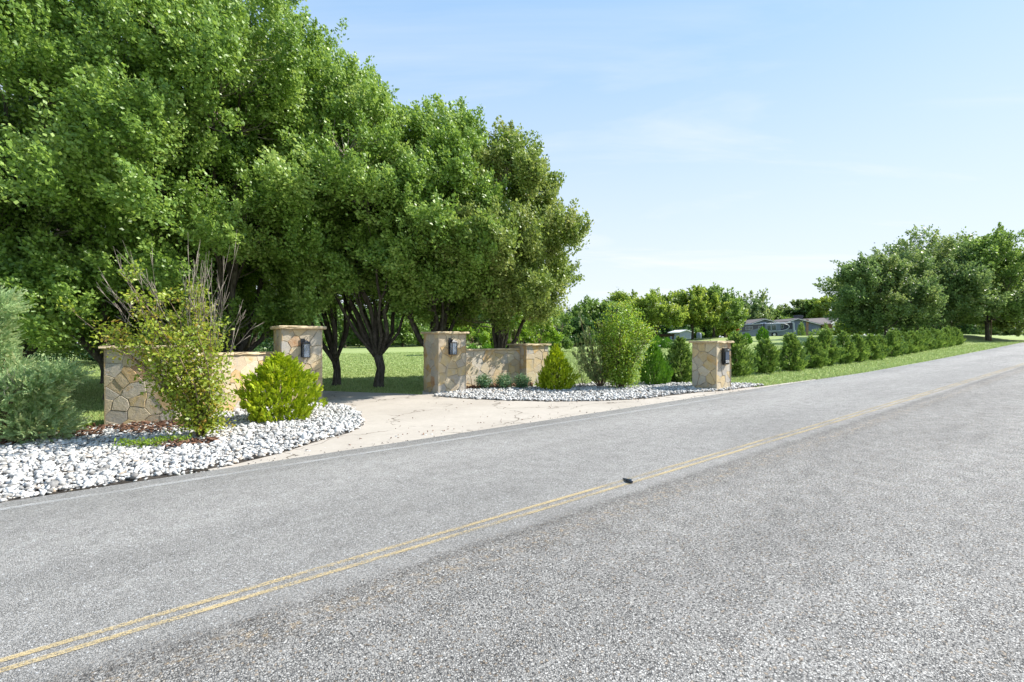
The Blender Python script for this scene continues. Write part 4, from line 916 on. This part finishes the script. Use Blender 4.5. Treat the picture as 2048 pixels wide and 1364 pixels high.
for i, (px, d, top, wp, mt, ba, lab, cd) in enumerate([(1772, 47, 520, 150, 'leaf_far_blue', .12, 'leftmost tall tree of the right hand clump, leaning dark trunk', -1.2), (1835, 51, 486, 190, 'leaf_far_blue', .14, 'tall dense tree in the middle of the right hand clump', 0), (1905, 56, 492, 170, 'leaf_far_blue', .16, 'tall dense tree right of the middle of the right hand clump', 0), (1975, 50, 482, 165, 'leaf_far', .22, 'tall tree with several stems standing on the lawn at the right', 0), (2060, 54, 500, 150, 'leaf_olive', .15, 'tall tree cut by the right edge of the photo', 0)]):
    bgtree(px, d, top, wp, mt, 240 + i, lab, ba, nc=900, nl=60, group=gr, cdx=cd, shape=PF_pear, rough=.3)
for i, (px, d, top, wp, mt, lab) in enumerate([(1700, 95, 640, 60, 'leaf_far_yellow', 'low light green bush right of the brick end of the house'), (1790, 85, 640, 110, 'leaf_far', 'low green bushes under the right hand clump'), (1870, 90, 638, 120, 'leaf_far_dark', 'low dark bushes far under the right hand clump'), (1955, 95, 640, 110, 'leaf_far', 'low green bush behind the trunk at the right'), (2035, 80, 632, 110, 'leaf_far_blue', 'low dark bush at the right edge beyond the lawn')]):
    bgtree(px, d, top, wp, mt, 260 + i, lab, .02, nc=160, nl=60, name='bush', group='low bushes beyond the lawn')
for i, (px, d, top, wp, mt, lab) in enumerate([(1290, 105, 652, 90, 'leaf_far_dark', 'dark low bushes behind the pergola'), (1345, 110, 645, 80, 'leaf_far_dark', 'dark low bushes directly behind the shed'), (1400, 112, 645, 80, 'leaf_far', 'green low bushes right of the shed'), (1450, 110, 640, 80, 'leaf_far_dark', 'dark low bushes left of the motorhome'), (1235, 100, 648, 80, 'leaf_far_dark', 'dark low bushes behind the upright crepe myrtle'), (1190, 98, 640, 90, 'leaf_far_dark', 'dark low bushes behind the white cottage')]):
    bgtree(px, d, top, wp, mt, 330 + i, lab, .0, nc=260, nl=60, name='bush', group='low bushes beyond the lawn')
for i, (px, d, top, wp, mt, lab) in enumerate([(600, 96, 618, 130, 'leaf_far', 'low green thicket far behind the left gate pillar'), (690, 100, 625, 130, 'leaf_far_dark', 'low dark thicket at the lawn end left of the forked trunk'), (775, 98, 622, 130, 'leaf_far', 'low green thicket at the lawn end right of the forked trunk'), (860, 97, 618, 130, 'leaf_far_dark', 'low dark thicket behind the right gate pillar'), (950, 96, 620, 130, 'leaf_far', 'low green thicket beyond the right wall'), (1040, 97, 622, 130, 'leaf_far', 'low green thicket behind the lime shrubs'), (1115, 90, 628, 100, 'leaf_far_dark', 'low dark thicket left of the white cottage')]):
    bgtree(px, d, top, wp, mt, 350 + i, lab, .0, nc=300, nl=50, name='bush', group='low bushes beyond the lawn', shape=PF_pear)
# belt behind the left trees so that nothing shows under them
for i, (px, d, top, wp, lab) in enumerate([(-30, 34, 560, 300, 'dark undergrowth tree far behind the juniper'), (130, 36, 590, 300, 'dark undergrowth tree left of the broad low pillar'), (300, 38, 560, 300, 'dark undergrowth tree behind the broad low pillar'), (450, 36, 570, 280, 'dark undergrowth tree behind the left wall')]):
    bgtree(px, d, top, wp, 'leaf_far_dark', 280 + i, lab, .01, nc=260, nl=90, group='dark trees behind the left row')

# ------------------------------------------------------------------ buildings and the motorhome
def at(px, py, d): return Vector(((px - CX) / FPX * d, d, ZH(py, d)))
# house
D = 112; hb = PD(1610, D); root = empty('house', hb); tag(root, 'low ranch house with blue grey gables, stone chimney and brick end beside the motorhome', 'house')
k = D / FPX
def hx(px): return (px - 1610) * k
def hz(py): return ZH(py, D) - hb.z
m = MB(); m.poly_prism([(hx(1575), 0, -.8), (hx(1641), 0, -.8), (hx(1641), 0, hz(650)), (hx(1593), 0, hz(638.5)), (hx(1575), 0, hz(645))], (0, 9, 0)); m.poly_prism([(hx(1506), 2, -.8), (hx(1568), 2, -.8), (hx(1568), 2, hz(646)), (hx(1536), 2, hz(638.5)), (hx(1506), 2, hz(649))], (0, 9, 0)); m.build('wall', M['siding'], root)
m = MB(); m.poly_prism([(hx(1641.2), .8, -.8), (hx(1676), .8, -.8), (hx(1676), .8, hz(640)), (hx(1641.2), .8, hz(648))], (0, 8, 0)); m.build('brick_wall', M['brick'], root)
m = MB()
def gable(m, x0, z0, xp, zp, x1, z1, y0, y1, th=.22, mm=0):
    m.poly_prism([(x0, y0, z0), (xp, y0, zp), (x1, y0, z1), (x1, y0, z1 + th), (xp, y0, zp + th), (x0, y0, z0 + th)], (0, y1 - y0, 0), m=mm)
gable(m, hx(1573), hz(644.5), hx(1593), hz(638), hx(1642), hz(650.5), -.5, 9.2); gable(m, hx(1503), hz(649.5), hx(1536), hz(638), hx(1572), hz(647), 1.5, 11.2)
b0 = len(m.v)
pts = [Vector((hx(1640), -.9, hz(650.2))), Vector((hx(1655), -1.2, hz(648.5))), Vector((hx(1681), .4, hz(636))), Vector((hx(1681), 6, hz(634.6))), Vector((hx(1612), 6, hz(638.4)))]
m.poly_prism(pts, (0, 0, .18)); rf = m.build('roof', M['shingle'], root)
m = MB(); m.box((hx(1607), 2.0, hz(636)), (.72, .6, .75)); m.box((hx(1607), 2.0, hz(631.6)), (.85, .7, .10)); m.build('chimney', M['chimney'], rf)
m = MB(); gable(m, hx(1573), hz(644.8), hx(1593), hz(638.3), hx(1642), hz(650.8), -.62, -.52, .12); gable(m, hx(1503), hz(649.8), hx(1536), hz(638.3), hx(1572), hz(647.3), 1.38, 1.48, .12)
m.poly_prism([(hx(1655), -1.33, hz(649)), (hx(1681), .28, hz(636.6)), (hx(1681), .28, hz(635.2)), (hx(1655), -1.33, hz(647.5))], (0, .1, 0)); m.build('fascia', M['trim'], rf)
for px in (1668.5, 1675): 
    m = MB(); m.box((hx(px), .3, hz(655)), (.22, .2, 1.6)); m.build('column', M['trim'], root)
m = MB(); m.box((hx(1645), -.02 + .7, hz(659)), (.55, .06, .9)); m.build('door', M['darkwood'], root)
m = MB(); m.box((hx(1614), -.05, hz(656)), (.28, .1, 2.0)); m.build('downpipe', M['brick'], root)
for px, w_ in ((1605, 15), ):
    conifer('columnar_evergreen', PD(1602.5, 108), 3.55, .75, PF_egg, 301, 260, 12, .5, .22, 'arb', 'narrow dark evergreen column against the house wall beside the chimney', 'tree', ew=.4, rough=.08)
conifer('conical_evergreen', PD(1651, 108), 3.4, 1.0, PF_cone, 302, 240, 12, .5, .22, 'arb', 'dark pointed evergreen by the brick end of the house', 'tree', ew=.4, rough=.12)
conifer('round_shrub', PD(1637, 100), 1.9, 1.9, PF_egg, 303, 260, 12, .4, .2, 'arb', 'dark rounded shrub before the house wall', 'shrub', ew=.4); conifer('round_shrub', PD(1665, 98), 1.8, 1.9, PF_egg, 304, 260, 12, .4, .2, 'arb', 'dark rounded shrub before the brick end', 'shrub', ew=.4)
# red roofed far house
D2 = 190; p = PD(1568, D2); root = empty('distant_house', p); tag(root, 'tiny red roof showing above the trees behind the motorhome', 'house'); k2 = D2 / FPX; zt = ZH(620, D2) - p.z
m = MB(); m.box((0, 3, (zt - 2) / 2), (2.2, 2.5, (zt - 2) / 2)); m.build('wall', M['brick'], root); m = MB(); m.poly_prism([(-2.6, 0, zt - 2.2), (2.6, 0, zt - 2.2), (1.9, 0, zt), (.6, 0, zt)], (0, 6, 0)); m.build('roof', M['redroof'], root)
# motorhome
Dm = 100; km = Dm / FPX; p = PD(1528, Dm); ymid = 674.5; p.z = ZH(675.0, Dm); root = empty('motorhome', p); root.rotation_euler = (0, R(-2.9), 0); tag(root, 'long silver and charcoal motorhome coach parked on the grass by the house', 'motorhome')
Lh = 58 * km; Hh = 28 * km
def body_profile(y):
    return [(-Lh, y, .45), (-Lh + .2, y, .3), (Lh - .9, y, .3), (Lh, y, .75), (Lh, y, Hh - .1), (Lh - .25, y, Hh), (-Lh + .6, y, Hh), (-Lh + .1, y, Hh - .45), (-Lh - .05, y, 1.3)]
m = MB(); m.poly_prism(body_profile(0), (0, 2.5, 0)); m.build('body', M['rv_silver'], root)
m = MB(); m.poly_prism([(-Lh + .02, -.012, 1.35), (-Lh * .55, -.012, 1.45), (-Lh * .15, -.012, 2.0), (Lh * .22, -.012, 1.95), (Lh * .22, -.012, 1.2), (Lh - .02, -.012, 1.5), (Lh - .02, -.012, Hh - .12), (Lh - .3, -.012, Hh - .03), (-Lh + .62, -.012, Hh - .03), (-Lh + .12, -.012, Hh - .48)], (0, .01, 0)); m.build('upper_paint', M['rv_dark'], root)
m = MB(); m.poly_prism([(-Lh * .55, -.03, 1.2), (-Lh * .2, -.03, 1.75), (Lh * .02, -.03, 1.7), (Lh * .12, -.03, 1.0), (Lh * .12, -.03, .75), (-Lh * .1, -.03, 1.25)], (0, .014, 0)); m.poly_prism([(-Lh * .1, -.034, 1.1), (Lh * .15, -.034, .95), (Lh * .15, -.034, .72), (-Lh * .1, -.034, 1.0)], (0, .01, 0)); m.build('lower_swoosh', M['rv_mid'], root)
m = MB(); cx_ = Lh * .44; pts = [(cx_ - 2.0, -.30, 2.72)] + [(cx_ + .6 + 1.9 * math.sin(a_), -.30, 1.98 + .74 * math.cos(a_)) for a_ in np.linspace(0, math.pi, 14)] + [(cx_ - 2.0, -.30, 1.2), (cx_ - 2.6, -.30, 1.22)]
m.tube(pts, [.04] + [.075] * 14 + [.07, .03], 6); m.build('pale_swoosh', M['rv_pale'], root)
m = MB(); m.box((Lh * .25, -.14, 1.85), (1.9, .14, .92)); m.build('slide_out', M['rv_mid'], root)
m = MB(); m.box((-Lh * .005, -.28, 1.75), (.12, .25, 1.15)); m.build('awning_arm', M['rv_dark'], root)
for x0, x1, z0, z1, yy in ((-Lh + .25, -Lh + 1.35, 1.55, 2.45, -.03), (-Lh * .62, -Lh * .38, 1.75, 2.4, -.03), (-Lh * .18, -Lh * .02, 1.85, 2.4, -.03), (Lh * .10, Lh * .22, 1.4, 2.5, -.30), (Lh * .26, Lh * .40, 1.4, 2.5, -.30), (Lh * .56, Lh * .68, 1.75, 2.4, -.03)):
    m = MB(); m.box(((x0 + x1) / 2, yy, (z0 + z1) / 2), ((x1 - x0) / 2, .02, (z1 - z0) / 2)); wo = m.build('window', M['winglass'], root)
    m = MB(); zc = (z0 + z1) / 2
    for s_ in (-1, 1): m.box(((x0 + x1) / 2, yy - .005, zc + s_ * (z1 - z0) / 2), ((x1 - x0) / 2 + .03, .026, .025)); m.box(((x0 + x1) / 2 + s_ * (x1 - x0) / 2, yy - .005, zc), (.025, .025, (z1 - z0) / 2 - .03))
    m.box(((x0 + x1) / 2, yy - .005, zc), (.02, .024, (z1 - z0) / 2 - .03)); m.build('window_frame', M['rv_pale'], wo)
for wx in (-Lh + 2.15, Lh * .36):
    m = MB(); m.lathe((wx, -.06, .48), [(.40, 0), (.52, .03), (.52, .30), (.40, .33)], 20, 'Y'); wo = m.build('wheel', M['tyre'], root); m = MB(); m.lathe((wx, -.09, .48), [(.10, 0), (.20, .03), (.30, .02), (.30, .06)], 16, 'Y'); m.build('rim', M['rim'], wo)
    m = MB(); m.poly_prism([(wx + .66 * math.cos(a_), -.022, .48 + .66 * math.sin(a_)) for a_ in np.linspace(0, math.pi, 13)] + [(wx - .66, -.022, .3), (wx + .66, -.022, .3)], (0, .012, 0)); m.build('wheel_arch', M['rv_dark'], root)
m = MB(); m.box((Lh + .16, .2, 1.75), (.14, .5, .95)); m.box((Lh + .2, .1, .9), (.2, .6, .3)); m.box((Lh + .1, .2, 2.85), (.25, .25, .1)); m.build('rear_rack', M['rv_pale'], root)
m = MB(); m.box((.6, 1.2, Hh + .1), (.45, .35, .12)); m.build('roof_vent', M['rv_pale'], root); m = MB(); m.box((-2.3, 1.2, Hh + .07), (.4, .35, .09)); m.build('roof_vent', M['rv_pale'], root)
m = MB(); m.tube([(-Lh + .4, -.12, Hh - .06), (Lh - .4, -.12, Hh - .04)], .07, 8); m.build('awning_roll', M['rv_pale'], root)
# red leaved shrub before the motorhome nose
tree('red_shrub', PD(1465, 97), 2.3, .9, prof_from(.02), 320, 40, 50, .32, 'small red leaved shrub beside the nose of the motorhome', 'shrub', 'redleaf', None, trunk_r=.05, fork=.3, limbs=4, cr=.3, twigs=False, bmat='stem')
# shed
def shed(px0, px1, ytop, yeave, d, label, name='garden_shed', wm='shedwall', base_py=None):
    kk = d / FPX; p = PD((px0 + px1) / 2, d); w_ = (px1 - px0) * kk / 2; zt = ZH(ytop, d) - p.z; ze = ZH(yeave, d) - p.z; root = empty(name, p, R(14)); tag(root, label, 'shed')
    m = MB(); m.poly_prism([(-w_, 0, -.3), (w_, 0, -.3), (w_, 0, ze), (0, 0, zt), (-w_, 0, ze)], (0, 3.2, 0)); m.build('wall', M[wm], root)
    m = MB(); sl = (zt - ze) / w_; o = .35; gable(m, -w_ - o, ze - sl * o + .03, 0, zt + .03, w_ + o, ze - sl * o + .03, -.25, 3.45, .12); m.build('roof', M['trim'], root)
    m = MB(); m.box((w_ + .02, 1.2, .9), (.03, .45, .9)); m.build('door', M['trim'], root)
    m = MB(); m.box((w_ + .03, 2.4, 1.3), (.03, .3, .3)); m.build('window', M['winglass'], root); return root
shed(1358, 1386, 661, 665, 88, 'small pale blue garden shed with white gable roof beyond the lawn')
# white cottage
dC = 72; p = PD(1162, dC); kk = dC / FPX; root = empty('cottage', p); tag(root, 'low white cottage half hidden behind bare twigs and the thin conifer', 'house'); zt = ZH(675, dC) - p.z
m = MB(); m.box((0, 2.5, zt / 2 - .2), (28 * kk, 2.5, zt / 2 + .2)); m.build('wall', M['cottage'], root)
m = MB(); m.box((0, 2.3, zt + .15), (31 * kk, 3.0, .14)); m.build('roof', M['trim'], root)
m = MB(); m.box((-3 * kk, -.04, zt * .45), (.35, .05, zt * .32)); m.build('window', M['winglass'], root); m = MB(); m.box((15 * kk, -.03, zt * .42), (.55, .05, zt * .42)); m.build('door', M['brick'], root)
def barehedge(px0, px1, d, h, label, seed):
    rnd = random.Random(seed); p = PD((px0 + px1) / 2, d); w_ = (px1 - px0) * d / FPX / 2; root = MB()
    for i in range(170):
        x = rnd.uniform(-w_, w_); y = rnd.uniform(-.5, .5); hh = h * rnd.uniform(.5, 1); root.tube([(x, y, -.1), (x + rnd.gauss(0, .1), y, hh * .5), (x + rnd.gauss(0, .3), y + rnd.gauss(0, .2), hh)], [.035, .025, .012], 3, cap=False)
    o = root.build('bare_hedge', M['darkwood']); o.location = p; tag(o, label, 'hedge')
barehedge(1124, 1162, 60, 1.7, 'bare dark twiggy hedge in front of the white cottage', 4)
# dark open pergola
dP = 80; p = PD(1322, dP); root = empty('pergola', p); tag(root, 'dark open wooden pergola in the shade left of the shed', 'pergola'); kk = dP / FPX; zt = ZH(671, dP) - p.z
m = MB(); m.box((0, 2, zt), (26 * kk, 2.2, .14)); 
for i in range(9): m.box((-24 * kk + i * 6 * kk, 2, zt + .2), (.06, 2.5, .06))
m.build('roof', M['darkwood'], root)
for i in range(5):
    for y_ in (0, 4): m = MB(); m.box((-24 * kk + i * 12 * kk, y_, zt / 2 - .2), (.10, .10, zt / 2 + .05)); m.build('post', M['darkwood'], root)
m = MB(); m.box((-6 * kk, 4.3, zt / 2 - .1), (18 * kk, .05, zt / 2 - .1)); m.build('back_panel', M['darkwood'], root)
# small fixtures
p = PD(1398, 84); root = empty('barrel', p); tag(root, 'blue grey barrel standing right of the shed', 'barrel'); m = MB(); m.lathe((0, 0, 0), [(.34, 0), (.40, .25), (.42, .55), (.40, .85), (.34, 1.1)], 16); m.build('body', M['barrel'], root); m = MB(); m.lathe((0, 0, 1.1), [(.36, 0), (.36, .06), (.2, .08)], 16); m.build('lid', M['palestone'], root)
p = PD(1310, 30); root = empty('garden_table', p); tag(root, 'small pale slab top on a dark stand behind the fresh green arborvitae', 'table'); m = MB(); slab(m, 0, 0, ZH(691.5, 30) - p.z, .30, .2, .04, 0, 3, .006); m.build('table_top', M['palestone'], root); m = MB(); m.lathe((0, 0, -.05), [(.14, 0), (.07, .15), (.06, .7), (.12, ZH(691.5, 30) - p.z)], 10); m.build('leg', M['darkwood'], root)
p = PD(1940, 100); root = empty('outbuilding', p); tag(root, 'grey outbuilding glimpsed under the right hand trees', 'shed'); m = MB(); m.box((0, 2, .9), (3.4, 2, 1.1)); m.build('wall', M['siding'], root); m = MB(); m.poly_prism([(-3.8, -.4, 2.003), (3.8, -.4, 2.003), (3.5, 2, 2.7), (-3.5, 2, 2.7)], (0, .6, .1)); m.build('roof', M['shingle'], root)
# support stake beside the multi-stem tree
p = PD(1982, 49.5); m = MB(); m.tube([(0, 0, -.1), (.02, 0, 2.3)], .06, 8); m.tube([(0, 0, 1.9), (-.35, .1, 1.95)], .02, 6); o = m.build('stake', M['stem']); o.location = p; tag(o, 'thin wooden stake beside the trunk on the right lawn', 'stake')

# ------------------------------------------------------------------ small things
p = PG(1257, 971); rng = np.random.default_rng(8)
v = ICV.copy(); d_ = np.array([[.105, .035, .018]]); V = []; F = []
for k_, (ox, oy, sx, sy, sz) in enumerate([(0, 0, .075, .03, .022), (-.075, .012, .06, .018, .012), (.04, -.006, .04, .032, .026)]):
    V.append(ICV * np.array([sx, sy, sz]) * (1 + rng.normal(0, .15, (12, 1))) + np.array([ox, oy, sz * .8 + .04])); F.append(ICF + 12 * k_)
o = link('road_debris', np_mesh('road_debris', np.vstack(V), np.vstack(F)), M['scrap']); o.location = p; o.rotation_euler.z = R(-65); o.scale = (.9, .9, .9); tag(o, 'dark crumpled scrap lying on the yellow centre lines', 'debris')
def bird(px, py, d, label, s=1):
    m = MB(); m.lathe((0, 0, 0), [(.005, -.16), (.04, -.10), (.055, 0), (.04, .08), (.02, .13)], 8, 'Y')
    for sx in (-1, 1):
        b0 = len(m.v); m.v += [Vector((sx * .03, -.06, .01)), Vector((sx * .03, .07, .01)), Vector((sx * .22, .05, .09)), Vector((sx * .42, -.02, .03)), Vector((sx * .20, -.07, .08)), Vector((sx * .2, 0, .06))]
        m.face([b0, b0 + 1, b0 + 2, b0 + 4]); m.face([b0 + 4, b0 + 2, b0 + 3]); m.face([b0 + 5, b0 + 4, b0 + 0]); m.face([b0 + 5, b0 + 3, b0 + 4])
    o = m.build('bird', M['bird']); o.location = at(px, py, d); o.rotation_euler.z = .6; o.scale = (s, s, s); tag(o, label, 'bird')
bird(1375, 577, 66, 'small dark bird flying above the airy yellow green tree', 1.0)
bird(1749, 486, 80, 'tiny bird in the sky left of the tall right hand trees', .8)
def weed(px, py, n, r_, h, label, seed, leaf=.05):
    rng = np.random.default_rng(seed); p = PG(px, py, .05); C = np.stack([rng.uniform(-r_, r_, n), rng.normal(0, r_ * .22, n), rng.uniform(.0, h, n)], 1); ln = leaf * rng.uniform(.5, 1.3, n)
    root = empty('weed', p); tag(root, label, 'plant'); link('foliage', leaf_mesh('foliage', C, unit(rng, n) + np.array([0, 0, .6]), unit(rng, n) * .6 + np.array([0, 0, 1]), ln, ln * .5, rng.uniform(0, 1, n), rng.uniform(0, 1, n)), M['weed'], root)
    m = MB(); rnd = random.Random(seed)
    for i in range(10): x = rnd.uniform(-r_, r_) * .8; m.tube([(x * .3, 0, -.04), (x * .7, 0, h * .6), (x, 0, h)], [.003, .002, .001], 3)
    m.build('stem', M['stem'], root)
weed(285, 900, 420, .34, .10, 'low leafy weed sprawling over the white stones left of the crepe myrtle', 1)
weed(172, 864, 160, .12, .12, 'bright green weed tuft at the bed edge left of the broad low pillar', 2)
weed(110, 872, 150, .16, .07, 'short weed tuft at the bed edge beside the juniper', 3)
weed(345, 893, 260, .25, .10, 'low leafy weed at the foot of the crepe myrtle', 4)
p = PG(124, 884); m = MB(); m.tube([(0, 0, 0), (.01, 0, .15), (.025, .01, .32)], [.005, .004, .002], 5); o = m.build('dry_stalk', M['twig']); o.location = p; tag(o, 'dry pale stalk standing alone in the gravel by the juniper', 'plant')
print('objects', len(bpy.data.objects), 'polys', sum(len(me.polygons) for me in bpy.data.meshes))
